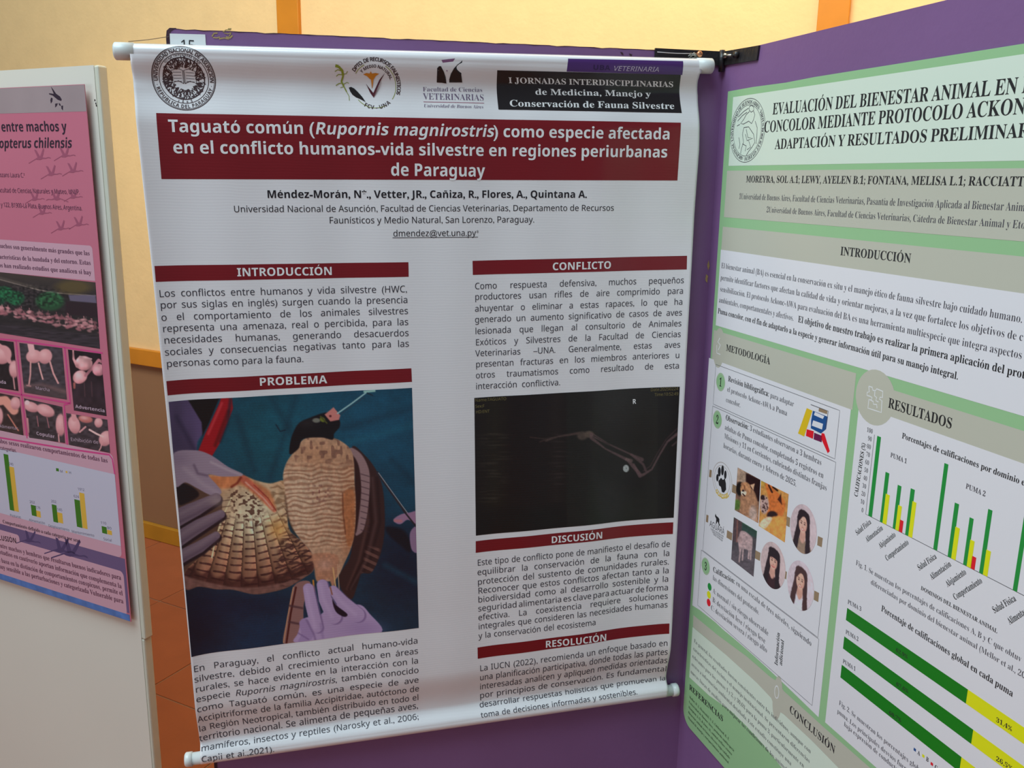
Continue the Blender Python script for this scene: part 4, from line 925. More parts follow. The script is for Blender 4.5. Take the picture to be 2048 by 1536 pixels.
def f_a(p):
    p.mul(1 + .2 * p.noise(20)); body2(p, (20, 800), 62, 66, 20); p.line([(-60, 745), (0, 735), (40, 770), (70, 850)], 26, PK, 8); body2(p, (100, 900), 34, 60); p.line([(95, 960), (105, 1040)], 8, PK, 5)
def f_b(p):
    p.mul(1 + .22 * p.noise(26, 14)); body2(p, (240, 812), 56, 46, -8); body2(p, (318, 812), 48, 52, 20); p.line([(215, 725), (225, 775)], 44, (226, 170, 166), 8); p.line([(216, 850), (214, 940), (204, 1010)], 11, (212, 150, 144), 5); p.line([(272, 860), (290, 930), (302, 970)], 11, (220, 160, 152), 5)
    p.line([(352, 850), (375, 930), (408, 998)], 12, (214, 152, 146), 5); p.line([(190, 1015), (215, 1020)], 10, PK, 4); p.put(np.clip((p.Y - 1000) / 60, 0, 1), (84, 66, 64), .6); p.line([(165, 1020), (300, 1010), (460, 1060)], 20, (150, 108, 104), 26, .5)
def f_c(p):
    p.put(np.clip((p.Y - 950) / 60, 0, 1), (52, 38, 44), .8); body2(p, (588, 860), 60, 50, 8); p.line([(512, 770), (515, 830), (540, 880)], [10, 16, 22], PK, 6); p.line([(540, 840), (560, 812), (640, 830)], 10, (222, 170, 166), 5); body2(p, (560, 955), 52, 44, -28)
    p.line([(600, 945), (640, 900), (690, 838), (710, 850)], 20, (188, 118, 124), 6); body2(p, (690, 905), 44, 42, 0, (196, 126, 132)); p.line([(520, 1000), (520, 1030)], 16, (150, 84, 76), 6); p.mul(1 + .25 * p.noise(30, 40))
    for x in (590, 640): p.line([(x, 990), (x + 5, 1090)], 6, (96, 62, 66), 6, .7)
def f_d(p):
    p.mul(1 + .2 * p.noise(20)); p.line([(-40, 1130), (40, 1120), (100, 1190)], 60, (220, 150, 130), 10); body2(p, (0, 1230), 26, 60); body2(p, (110, 1140), 34, 44); p.line([(60, 1220), (110, 1300), (130, 1330)], 9, (196, 120, 100), 5)
def f_e(p):
    p.mul(1 + .25 * p.noise(24, 12)); body2(p, (220, 1165), 56, 34, 20); body2(p, (320, 1190), 66, 40, 24); p.ell((190, 1135), 18, 16, (228, 190, 186), 6); body2(p, (425, 1290), 34, 76); p.line([(190, 1250), (196, 1340)], 18, (206, 140, 140), 8); p.line([(330, 1240), (345, 1310)], 6, PK2, 5); p.line([(260, 1230), (270, 1300)], 6, PK2, 5)
    p.line([(410, 1360), (415, 1412)], 9, PK, 4)
def f_f(p):
    p.mul(1 + .25 * p.noise(24, 12)); body2(p, (520, 1290), 42, 62, -14); p.line([(515, 1215), (522, 1250)], 34, PK, 8); p.line([(560, 1340), (600, 1305)], 12, PK, 5); body2(p, (600, 1250), 50, 26, 10, (188, 108, 98)); body2(p, (690, 1275), 28, 34); body2(p, (740, 1385), 44, 56, 30); p.line([(628, 1325), (680, 1355), (720, 1372)], 13, (232, 186, 176), 5)
    p.line([(718, 1400), (706, 1450), (690, 1480)], 8, PK, 4)
photo([(-300, 664), (95, 712), (130, 1055), (-300, 985)], 90, 90, (36, 28, 30), f_a)
photo([(135, 718), (435, 755), (468, 1115), (170, 1065)], 90, 110, (62, 54, 58), f_b)
photo([(475, 765), (705, 795), (745, 1230), (517, 1190)], 80, 120, (28, 18, 24), f_c)
photo([(-300, 1010), (137, 1097), (165, 1365), (-300, 1265)], 90, 70, (58, 44, 42), f_d)
photo([(168, 1105), (435, 1165), (455, 1418), (205, 1380)], 90, 80, (58, 50, 52), f_e)
photo([(462, 1208), (750, 1255), (770, 1487), (482, 1430)], 90, 80, (62, 52, 56), f_f)
m_cap = mat('dusty_caption_print', la((176, 150, 160)), .4, .45)
I = Ink(LFT, 1, 0.0010)
I.fit('Advertencia', 'b', C2(528, 1172), C2(735, 1204), 6.5); I.fit('Copular', 'b', C2(255, 1360), C2(385, 1384), 6.5); I.fit('ada', 'b', C2(-10, 998), C2(46, 1006), 6.5)
I.fit('Exhibición de', 's', C2(495, 1402), C2(690, 1424), 6.5); I.fit('Marcha', 's', C2(250, 1042), C2(350, 1058), 6); I.fit('Alimentar', 's', C2(0, 1310), C2(128, 1326), 6)
I.make('caption_lettering', m_cap, FP)
# hot pink frame lines
hp = []
C3 = lambda x, y: (x / 3.657, 880 + y / 3.657)
hp += [([C3(-30, -22), C3(480, 62), C3(800, 108), C3(822, 140), C3(840, 250)], .004), ([C2(-10, 690), C2(120, 702), C2(470, 752), C2(718, 790)], .0035), ([C2(112, 702), C2(150, 1068), C2(190, 1385)], .004), ([C2(452, 752), C2(492, 1140), C2(448, 1150), C2(470, 1430)], .004), ([C2(-10, 1050), C2(150, 1080), C2(490, 1140)], .0035)]
strip_mesh('magenta_frame_line', LFT, hp, m_lhot, FP, .0006)['kind'] = 'stuff'
# caption strip + chart
pu = LFT.uv(228, 930)[0]
rrect('text_panel', LFT, u0L + .02, zl(200, 903), pu, zl(240, 1115), 0.012, m_lpal, FP, lift=.0005)
I = Ink(LFT, 2, 0.0009); I.fit('ambos sexos realizaron comportamientos de todas las', 'T', (-10, 884), (216, 925.5), 8.5); I.fit('categorías.', 'T', (0, 899), (34, 905), 8); I.make('paragraph_lettering', m_ltx2, FP)
zc1 = zl(222.9, 947); zc0 = zl(237.9, 1091)
rrect('chart_panel', LFT, u0L + .02, zc1, pu, zc0, 0.002, m_lwhite, FP, lift=.0007)
def lbar(pts, m):
    q = [LFT.uv(*C3(*k)) for k in pts]; u0 = (q[0][0] + q[3][0]) / 2; u1 = (q[1][0] + q[2][0]) / 2; zt_ = (q[0][1] + q[1][1]) / 2; zb_ = (q[2][1] + q[3][1]) / 2
    ngon('chart_bar', LFT, [(u0, zt_), (u1, zt_), (u1, zb_), (u0, zb_)], m, FP, lift=.0009, px=False)
for g in ([(20, 100), (60, 106), (108, 520), (80, 512)], [(225, 473), (262, 480), (270, 558), (235, 552)], [(378, 470), (415, 477), (425, 605), (393, 598)], [(543, 433), (583, 440), (605, 643), (565, 635)], [(743, 630), (780, 636), (785, 688), (750, 680)]): lbar(g, m_lgreen)
for g in ([(64, 193), (102, 199), (140, 526), (108, 519)], [(262, 515), (297, 521), (300, 568), (270, 560)], [(418, 528), (458, 535), (462, 610), (427, 603)], [(580, 384), (618, 390), (641, 651), (605, 643)], [(783, 657), (817, 662), (822, 696), (787, 689)]): lbar(g, m_lyel)
ngon('legend_mark', LFT, [C3(410, 205), C3(430, 208), C3(432, 230), C3(412, 227)], m_lgreen, FP, lift=.0009); ngon('legend_mark', LFT, [C3(480, 226), C3(494, 228), C3(495, 242), C3(482, 240)], m_lyel, FP, lift=.0009)
I = Ink(LFT, 1, 0.0010)
for t, a, b in (('M', (440, 236), (462, 240)), ('H', (505, 246), (524, 249)), ('740', (68, 182), (100, 187)), ('202', (218, 460), (258, 466)), ('176', (262, 500), (298, 506)), ('202', (375, 455), (415, 462)), ('145', (420, 515), (458, 521)), ('624', (540, 418), (580, 425)), ('1012', (570, 366), (620, 374)), ('110', (738, 612), (780, 619)), ('80', (785, 650), (818, 655)),
                ('Posturas', (75, 558), (155, 574)), ('Alimentación', (214, 592), (332, 618)), ('Desplazamiento', (356, 634), (510, 668)), ('Mantenimiento', (526, 676), (692, 708)), ('Social', (758, 732), (820, 744))):
    I.fit(t, 's', C3(*a), C3(*b), 5)
I.make('chart_lettering', mat('grey_chart_lettering', la((92, 90, 108)), .4, .45), FP)
I = Ink(LFT, 2, 0.0010); I.fit('Comportamiento definido a cada categoría por sexo.', 'T', C3(22, 606), C3(592, 752), 6.5); I.make('chart_lettering', m_ltxt, FP, 'dark serif caption under the bar chart')
zq = zl(245, 1143)
lrect('purple_band', u0L + .01, zl(238, 1114.5), ur - .001, zb + .02, m_lpurp, .0005)
for x, y, s in ((215, 730, 1.0), (445, 800, 1.25), (520, 825, 1.5)): bird(LFT, C3(x, y)[0], C3(x, y)[1], s * .75, mat('dark_slate_bird_print', la((70, 60, 96)), .4, .45), FP, 1, .15, lift=.0008)
rrect('text_panel', LFT, u0L + .02, zq, LFT.uv(250, 1180)[0], zl(255, 1233), 0.012, m_lpal, FP, lift=.0006, corners='tr br')
q0 = LFT.uv(*C3(140, 700)); rrect('heading_label', LFT, u0L + .3, LFT.uv(*C3(120, 690))[1], q0[0], LFT.uv(*C3(140, 800))[1] - .004, 0.008, m_lpal, FP, lift=.0007, corners='tr')
I = Ink(LFT, 2, 0.0010); I.fit('CLUSIÓN', 'b', C3(-28, 726), C3(124, 755), 9.5); I.make('heading_lettering', m_ltxt, FP)
I = Ink(LFT, 2, 0.0010)
for t, a, b in (('entre machos y hembras que resultaron buenos indicadores para', (-10, 782), (888, 1024)), ('estudios en cautiverio aportan información que complementa la', (-14, 828), (892, 1086)), ('se basa en la distinción de comportamientos conspicuos, permite el', (-20, 886), (900, 1138)), ('muy sensible a las perturbaciones y categorizada Vulnerable para', (-14, 934), (905, 1196))):
    I.fit(t, 'T', C3(*a), C3(*b), 8.5)
I.make('paragraph_lettering', m_ltx2, FP)
lrect('water_strip', u0L, zb + .016, ur - .001, zb + .0005, m_lblue, .0009)

# ------------------------------------------------------------------ green puma poster on the right board
RP = Surf(JP, (415, 349), -1, off=0.0022, lk=0.4)
def ra(c): return alb(c, 'right')
m_rg = mat('sage_green_print', ra((126, 176, 132)), 0.38, 0.45, var=0.03, vscale=5)
m_rmint = mat('pale_mint_print', ra((180, 206, 194)), 0.38, 0.45)
m_rsage = mat('grey_sage_print', ra((160, 172, 160)), 0.38, 0.45)
m_rw = mat('white_panel_print', ra((196, 204, 220)), 0.38, 0.45)
m_rk = mat('black_serif_print', ra((30, 34, 36)), 0.38, 0.45)
m_rk2 = mat('grey_serif_print', ra((62, 66, 74)), 0.38, 0.45)
m_rgreen = mat('emerald_print', ra((24, 132, 56)), 0.38, 0.45)
m_rgreen2 = mat('deep_green_print', ra((8, 112, 20)), 0.38, 0.45)
m_ryel = mat('yellow_print', ra((222, 210, 20)), 0.38, 0.45)
m_rred = mat('red_print', ra((196, 24, 40)), 0.38, 0.45)
m_rtag = mat('khaki_tab_print', ra((128, 116, 92)), 0.38, 0.45)
m_rattr = mat_attr('puma_photograph_print', 0.38, 0.45)
PP = thing('research_poster', 'large green and white puma welfare poster with bar charts on the right purple board', 'poster')
U1 = 0.90
def ru(x, y): return RP.uv(x, y)[0]
def rz_(x, y): return RP.uv(x, y)[1]
uL0 = ru(1456, 183); zT = rz_(1456, 183); uLb = ru(1367, 1400); zB = rz_(1400, 1480)
pts = [(uL0, zT), (0.10, zT + .0008), (0.19, zT - .0006), (.26, zT + .0008), (U1, zT)] + [(U1, zB)]
rc = 0.030
pts += [(uLb + rc * 1.05 - rc * math.sin(math.radians(a_)), zB + rc - rc * math.cos(math.radians(a_))) for a_ in range(0, 91, 15)] + [(uLb + .001, .9), (ru(1385, 1153), 1.0), (ru(1421.5, 710), rz_(1421, 710))]
ngon('sheet', RP, pts, m_rg, PP, px=False, thick=0.001, lift=0.0)
def R_(name, x0, y0, x1, m, zt_px=None, zb_px=None, lift=.0004, u1=None):
    """horizontal panel: left x at y; top y & bottom y measured at x0"""
    ua = ru(x0, y0); ub = u1 if u1 is not None else ru(x1[0], x1[1]); z1 = rz_(*zt_px); z0 = rz_(*zb_px)
    return ngon(name, RP, [(ua, z1), (ub, z1), (ub, z0), (ua, z0)], m, PP, lift=lift, px=False)
UE = U1 - 0.016
R_('title_panel', 1462, 260, None, m_rmint, (1466, 194.4), (1456.3, 331.8), u1=UE)
R_('author_panel', 1451, 390, None, m_rsage, (1453.7, 341.5), (1448, 434.3), u1=UE)
R_('heading_band', 1444, 480, None, m_rsage, (1446.5, 453.3), (1441.8, 499.2), u1=UE)
R_('text_panel', 1437, 570, None, m_rw, (1441.8, 499.2), (1431, 650.4), u1=UE)
R_('heading_band', 1426, 690, (1709, 781), m_rsage, (1444, 664.7), (1422, 717))
uc1 = ru(1664, 1180); uc2 = ru(1672, 1234) + .001; ua_ = ru(1400, 985)
zmb = rz_(1640, 1437)
# methods panel with its softly bowed lower edge
n_ = 14; zml = rz_(1389, 1218)
low = [(ua_ + (uc1 - ua_) * k / n_, zmb + 0.006 * math.sin(math.pi * k / n_) * 1.2 + (0.002 if 0 < k < 4 else 0)) for k in range(n_ + 1)]
ngon('methods_panel', RP, [(ua_, rz_(1422, 717)), (uc1, rz_(1422, 717))] + low[::-1], m_rw, PP, lift=.0004, px=False)
# results column
R_('heading_band', 1716, 790, None, m_rsage, (1721, 759.6), (1768, 828.5), u1=UE)
ngon('results_panel', RP, [(uc2, rz_(1768, 828.5)), (UE, rz_(1768, 828.5)), (UE, rz_(1652, 1446)), (uc2, rz_(1652, 1446))], m_rw, PP, lift=.0004, px=False)
cc = RP.uv(1750, 795); ngon('icon_disc', RP, circ(cc, 0.0385, 30), m_rsage, PP, lift=.0006, px=False)
cm = RP.uv(1438, 696); ngon('icon_disc', RP, circ((cm[0], cm[1]), 0.019, 24, 0.036), m_rsage, PP, lift=.0006, px=False)
# conclusion band and text box, references (curving up at the left like the print)
z_a = rz_(1386, 1228); z_b = rz_(1386, 1253)
C7 = lambda x, y: (1350 + x / 2.934, 1200 + y / 2.934)
top_c = [C7(108, 88), C7(250, 205), C7(420, 330), C7(560, 452), C7(600, 478), C7(640, 535), C7(880, 752), C7(1140, 980), C7(1240, 1075)]
bot_c = [C7(1060, 1075), C7(960, 985), C7(800, 822), C7(640, 672), C7(590, 640), C7(565, 575), C7(480, 485), C7(300, 322), C7(106, 158)]
ngon('heading_band', RP, top_c + bot_c, m_rsage, PP, lift=.0005)
ngon('text_panel', RP, [C7(104, 158), C7(300, 322), C7(480, 485), C7(565, 575), C7(590, 640), C7(640, 672), C7(800, 822), C7(960, 985), C7(1060, 1075), C7(700, 1075), C7(620, 975), C7(520, 850), C7(420, 740), C7(330, 652), C7(200, 560), C7(84, 452)], m_rmint, PP, lift=.0006)
ngon('icon_disc', RP, circ(RP.uv(*C7(602, 575)), 0.013, 24, 0.040), m_rsage, PP, lift=.00065, px=False)
# --- lettering
I = Ink(RP, 3, .0008)
I.fit('EVALUACIÓN DEL BIENESTAR ANIMAL EN', 'T', (1544.8, 229.2), (2034, 187), 22.5, tail=' PUMA')
I.fit('CONCOLOR MEDIANTE PROTOCOLO ACKON', 'T', (1527.6, 265), (2050, 227.5), 22, tail='C-AWA:')
I.fit('ADAPTACIÓN Y RESULTADOS PRELIMINA', 'T', (1549.7, 298.4), (2034, 275.5), 20, tail='RES')
I.make('title_lettering', m_rk, PP)
I = Ink(RP, 2, .0008)
I.fit('MOREYRA, SOL A.1; LEWY, AYELEN B.1; FONTANA, MELISA L.1; RACCIATT', 'T', (1492, 364.5), (2048, 372.6), 13)
I.make('author_lettering', m_rk, PP)
I = Ink(RP, 2, .0008)
I.fit('1Universidad de Buenos Aires, Facultad de Ciencias Veterinarias, Pasantía de Investigación Aplicada al Bienestar Ani', 't', (1478, 398), (2036, 422), 11.5, tail='m')
I.fit('2Universidad de Buenos Aires, Facultad de Ciencias Veterinarias, Cátedra de Bienestar Animal y Eto', 't', (1532.8, 424.5), (2050, 457.7), 11.5)
I.make('author_lettering', m_rk2, PP)
def head(t, a, b, c, nm='heading_lettering'):
    I = Ink(RP, 3, .0009); I.fit(t, 'T', a, b, c); return I.make(nm, m_rk, PP)
head('INTRODUCCIÓN', (1680.5, 510), (1821.5, 526), 17); head('METODOLOGÍA', (1452, 701), (1540, 729), 13); head('RESULTADOS', (1776, 814.5), (1903.5, 858), 20)
head('CONCLUSIÓN', C7(672, 655), C7(938, 905), 15.5); head('REFERENCIAS', C7(84, 522), C7(282, 716), 11)
I = Ink(RP, 2, .0008)
I.fit('El bienestar animal (BA) es esencial en la conservación ex situ y el manejo ético de fauna silvestre bajo cuidado humano.', 't', (1442.7, 535.9), (2044.8, 645.9), 11)
I.fit('permite identificar factores que afectan la calidad de vida y orientar mejoras, a la vez que fortalece los objetivos de c', 't', (1441, 559.8), (2046, 682.3), 11)
I.fit('sensibilización. El protocolo Ackonc-AWA para evaluación del BA es una herramienta multiespecie que integra aspectos', 't', (1440, 582.5), (2044, 718.4), 11)
I.fit('ambientales, comportamentales y afectivos.', 't', (1438, 604.5), (1587.3, 641.9), 11)
I.make('paragraph_lettering', m_rk2, PP)
I = Ink(RP, 2, .0008)
I.fit('El objetivo de nuestro trabajo es realizar la primera aplicación del prot', 'T', (1596, 644), (2050, 757.5), 13); I.fit('Puma concolor, con el fin de adaptarlo a la especie y generar información útil para su manejo integral.', 'T', (1435.8, 626.3), (1916.4, 759.5), 10.5)
I.make('paragraph_lettering', m_rk, PP, 'bold black serif lines closing the introduction')
# methods boxes
def box_line(q, w=.0007): strip_mesh('outline', RP, [([*q, q[0]], w)], m_rk2, PP, .0007)
def hline(x0, y0, u1, z=None): pass
def rbox(tlp, brp):
    a = RP.uv(*tlp); b = RP.uv(*brp); q = [(a[0], a[1]), (b[0], a[1]), (b[0], b[1]), (a[0], b[1]), (a[0], a[1])]
    strip_mesh('outline', RP, [(q, .0007)], m_rk2, PP, .0007, px=False)
rbox((1432, 728.8), (1670, 918)); rbox((1425.7, 812), (1636, 1275)); rbox((1402.9, 1100), (1624.4, 1411))
for (x, y), t in (((1441.5, 764), '1'), ((1435, 839), '2'), ((1411.6, 1132.5), '3')):
    c = RP.uv(x, y); ngon('number_disc', RP, circ(c, 0.0145, 24, 0.0165), m_rg, PP, lift=.0007, px=False)
    ring('number_ring', RP, c, 0.0150, 0.0009, m_rsage, PP, .0008, 24)
    I = Ink(RP, 2, .0010); I.fit(t, 'T', (c[0] - .0042, c[1] - .008), (c[0] + .0042, c[1] - .008), .0155, px=False); I.make('number_lettering', m_rk, PP)
def two(bold, reg, a, m_, b, cap):
    I = Ink(RP, 1, .0008); I.fit(bold, 'T', a, m_, cap); I.make('paragraph_lettering', m_rk, PP)
    I = Ink(RP, 1, .0008); I.fit(reg, 't', (m_[0] + 2.5, m_[1] + 1.2), b, cap); I.make('paragraph_lettering', m_rk2, PP)
two('Revisión bibliográfica:', 'para adaptar', (1456.3, 762), (1538, 793.5), (1587.5, 813.5), 11)
I = Ink(RP, 1, .0008)
for t, a, b in (('el protocolo Ackonc-AWA a Puma', (1454.5, 782.6), (1574.4, 832)), ('concolor.', (1452, 803.7), (1481, 815)),
                ('adultas de Puma concolor, completando 5 registros en', (1449.6, 858.4), (1647, 957)), ('Misiones y 11 en Corrientes, cubriendo distintas franjas', (1448.6, 876), (1653.6, 982)), ('horarias, durante enero y febrero de 2025.', (1446.8, 895), (1592.7, 973.5)),
                ('las dimensiones del protocolo.', (1425.7, 1159), C7(493, 88)), ('A: normal / sin riesgo observable', (1425.7, 1185), C7(548, 212)), ('B: desviación leve / riesgo leve', (1425, 1203), C7(530, 258)), ('C: desviación severa / riesgo alto', (1422, 1219), C7(540, 312))):
    I.fit(t, 't', a, b, 10.5)
I.make('paragraph_lettering', m_rk2, PP)
two('Observación:', '3 estudiantes observaron a 3 hembras', (1451.4, 839.5), (1497, 859.5), (1643, 931), 11)
two('Calificación:', 'en una escala de tres niveles, siguiendo', (1426.4, 1143), (1469.7, 1168), (1622.7, 1293), 10.5)
for (x, y), m_ in (((1419.4, 1173.6), m_rgreen), ((1418, 1189.5), m_ryel), ((1417.6, 1205), m_rred)): ngon('rating_dot', RP, circ(RP.uv(x, y), 0.0068, 18, 0.0072), m_, PP, lift=.0008, px=False)
I = Ink(RP, 1, .0008); I.fit('Información', 'T', C7(598, 388), C7(612, 192), 0, px=True) if False else None
def vtext(t, a, b, capm, m_, st='T'):
    I = Ink(RP, 1, .0008); p0 = np.array(RP.uv(*a)); p1 = np.array(RP.uv(*b)); L = np.linalg.norm(p1 - p0); d = (p1 - p0) / L
    size = capm / CAPH[st]; sx = L / (run_width(t, st, 2) * size); I.put(t, st, p0[0], p0[1], d[0], d[1], size, sx); return I.make('chart_lettering' , m_, PP)
vtext('Información', C7(602, 388), C7(616, 196), .0085, m_rk); vtext('adicional', C7(628, 388), C7(640, 240), .0085, m_rk)
# clip-art books
K6 = lambda x, y: (1380 + x / 2.844, 700 + y / 2.844)
m_bkb = mat('cobalt_print', ra((26, 74, 132)), .38, .45); m_bky = mat('golden_print', ra((214, 172, 30)), .38, .45); m_bkp = mat('plum_book_print', ra((92, 26, 70)), .38, .45)
def kp(name, pts, m, lift=.0008): return ngon(name, RP, [K6(*q) for q in pts], m, PP, lift=lift)
kp('book_print', [(665, 330), (697, 345), (650, 492), (615, 474)], m_bky); kp('book_print', [(700, 345), (785, 380), (775, 450), (745, 475), (688, 445), (690, 400)], m_bkb); kp('book_print', [(735, 328), (783, 345), (780, 365), (732, 348)], m_rtag)
kp('book_print', [(702, 400), (758, 420), (752, 452), (694, 430)], m_rw, .0010); kp('book_print', [(712, 352), (765, 376), (757, 392), (706, 370)], m_rw, .0010); kp('book_print', [(665, 450), (705, 462), (700, 505), (660, 488)], m_rred); kp('book_print', [(707, 470), (752, 488), (750, 525), (704, 508)], m_bkp); kp('book_print', [(750, 472), (765, 475), (796, 575), (784, 587), (745, 500)], m_rred)
strip_mesh('outline', RP, [([K6(688, 310), K6(788, 348), K6(770, 450)], .0009)], m_rk2, PP, .0010)
# paw-print zoo badge
bc = RP.uv(1444.5, 960); 
ring('badge_ring', RP, (bc[0], bc[1]), .0325, .0007, m_rtag, PP, .0007, 40); ring('badge_ring', RP, (bc[0], bc[1]), .0265, .0006, m_rtag, PP, .0007, 40)
for dx, dz, rx, rz2 in ((-.011, .012, .0048, .009), (-.001, .018, .0046, .0095), (.009, .013, .0040, .008), (-.016, -.001, .004, .007)): ngon('paw_print', RP, circ((bc[0] + dx, bc[1] + dz), rx, 14, rz2), m_rk, PP, lift=.0008, px=False)
ngon('paw_print', RP, [(bc[0] + a_, bc[1] + b_) for a_, b_ in ((-.012, -.006), (-.004, .003), (.003, .001), (.008, .006), (.013, -.002), (.015, -.013), (.009, -.021), (.002, -.022), (-.002, -.014), (-.009, -.013))], m_rk, PP, lift=.0008, px=False)
I = Ink(RP, 1, .0008); I.arc('GUADABI', 'b', bc, .034, .011, 235, 320, inside=True); I.make('badge_lettering', m_bky, PP)
for q in ([(112, 680), (125, 684), (122, 725), (108, 722)], [(243, 762), (268, 775), (264, 820), (238, 808)], [(94, 936), (106, 941), (103, 982), (91, 977)], [(212, 1024), (242, 1042), (238, 1084), (208, 1066)], [(552, 946), (571, 955), (567, 1008), (548, 998)], [(728, 1058), (756, 1070), (750, 1122), (724, 1110)], [(372, 1138), (402, 1154), (398, 1200), (368, 1184)], [(541, 1256), (552, 1262), (548, 1305), (537, 1298)], [(708, 1368), (735, 1382), (730, 1434), (704, 1420)]): kp('photo_tab', q, m_rtag, .0006)
kp('wolf_print', [(145, 930), (152, 945), (160, 950), (168, 962), (167, 985), (172, 998), (166, 1000), (160, 980), (156, 975), (152, 990), (148, 985), (150, 960), (143, 945)], m_rk)
I = Ink(RP, 1, .0008); I.fit('AGUARÁ', 's', K6(112, 1000), K6(196, 1052), 12)
for k in range(3): I.fit('Centro de Rescate', 's', K6(118 + 7 * k, 1020 + k * 15), K6(192 - 3 * k, 1066 + k * 12), 4)
I.make('badge_lettering', m_rk2, PP)
# photographs (pumas, portraits)
def rphoto(Q, nu, nv, base, fn, name='puma_photograph', fx=K6):
    p = Paint(Q, nu, nv, base); fn(p); return patch(name, RP, [fx(*q) for q in Q], m_rattr, PP, lift=.0008, col=p.done('right'), n=(nu, nv))
def pu_a(p):
    p.put(p.mpoly([(270, 665), (330, 690), (325, 760), (265, 745)], 8), (150, 134, 116)); p.put(p.mpoly([(320, 700), (405, 740), (398, 860), (350, 860), (320, 780)], 8), (34, 18, 20)); p.ell((285, 790), 22, 40, (24, 22, 20), 8); p.ell((268, 880), 26, 30, (74, 108, 48), 10)
    p.poly([(300, 800), (355, 790), (385, 860), (392, 990), (330, 965), (290, 940), (285, 900)], (150, 116, 88), 8); p.ell((318, 790), 30, 38, (172, 130, 92), 7); p.poly([(288, 765), (300, 750), (312, 772)], (150, 110, 80), 4, False); p.poly([(345, 768), (370, 760), (362, 798)], (196, 160, 130), 4, False)
    p.ell((308, 812), 16, 17, (214, 200, 180), 5); p.ell((304, 800), 7, 6, (40, 26, 26), 4); p.line([(302, 818), (314, 830)], 7, (50, 26, 24), 4); p.line([(310, 770), (316, 800)], 6, (110, 72, 50), 5); p.ell((360, 930), 22, 44, (170, 160, 154), 14, a=.8); p.mul(1 + .22 * p.noise(9, 12, octaves=2))
def pu_b(p):
    p.put(np.clip((790 - p.Y) / 40, 0, 1), (160, 140, 60)); p.poly([(430, 760), (470, 750), (480, 790), (520, 830), (545, 880), (520, 960), (470, 980), (440, 930), (450, 850)], (186, 106, 50), 7); p.line([(450, 770), (470, 810)], 9, (40, 20, 16), 5); p.line([(475, 780), (500, 800)], 10, (36, 18, 14), 5); p.poly([(500, 850), (520, 820), (525, 880)], (60, 26, 16), 5, False)
    p.ell((425, 880), 26, 52, (170, 150, 144), 8); r = np.random.default_rng(2)
    for k in range(22): p.ell((425 + r.uniform(-20, 20), 880 + r.uniform(-46, 46)), 3.5, 4.5, (60, 40, 40), 3)
    p.ell((414, 838), 12, 14, (40, 26, 30), 5); p.ell((470, 940), 30, 24, (34, 18, 20), 9); p.poly([(392, 1000), (470, 950), (545, 960), (552, 1100), (450, 1050)], (206, 146, 72), 10); p.poly([(395, 990), (440, 950), (470, 960), (430, 1015)], (224, 190, 160), 7); p.mul(1 + .16 * p.noise(10, 12, octaves=2))
def pu_c(p):
    p.put(np.clip((1005 - p.Y + (p.X - 250) * .45) / 16, 0, 1), (64, 120, 82)); p.put(p.mpoly([(285, 975), (380, 1030), (378, 1070), (280, 1020)], 8), (34, 62, 56)); p.put(p.mpoly([(250, 950), (300, 975), (290, 1090), (240, 1090)], 8), (70, 58, 62)); p.line([(272, 970), (268, 1090)], 8, (112, 80, 74), 5); p.put(np.clip((p.Y - 1120) / 40, 0, 1), (78, 76, 84))
    p.poly([(285, 1040), (310, 1030), (350, 1060), (358, 1085), (352, 1140), (335, 1140), (300, 1130), (288, 1160), (278, 1110)], (164, 148, 150), 7); p.ell((285, 1080), 14, 20, (150, 132, 132), 5)
    for a_, b_ in (((290, 1120), (282, 1205)), ((305, 1120), (300, 1195)), ((340, 1120), (334, 1185)), ((350, 1110), (346, 1190))): p.line([a_, b_], 9, (158, 144, 146), 4)
    p.mul(1 + .2 * p.noise(12, 9, octaves=2))
rphoto([(272, 668), (401, 738), (389, 985), (255, 910)], 60, 90, (120, 96, 80), pu_a); rphoto([(405, 742), (562, 820), (540, 1095), (392, 1000)], 70, 90, (176, 132, 70), pu_b); rphoto([(250, 950), (382, 1030), (362, 1290), (235, 1190)], 60, 90, (62, 62, 68), pu_c)
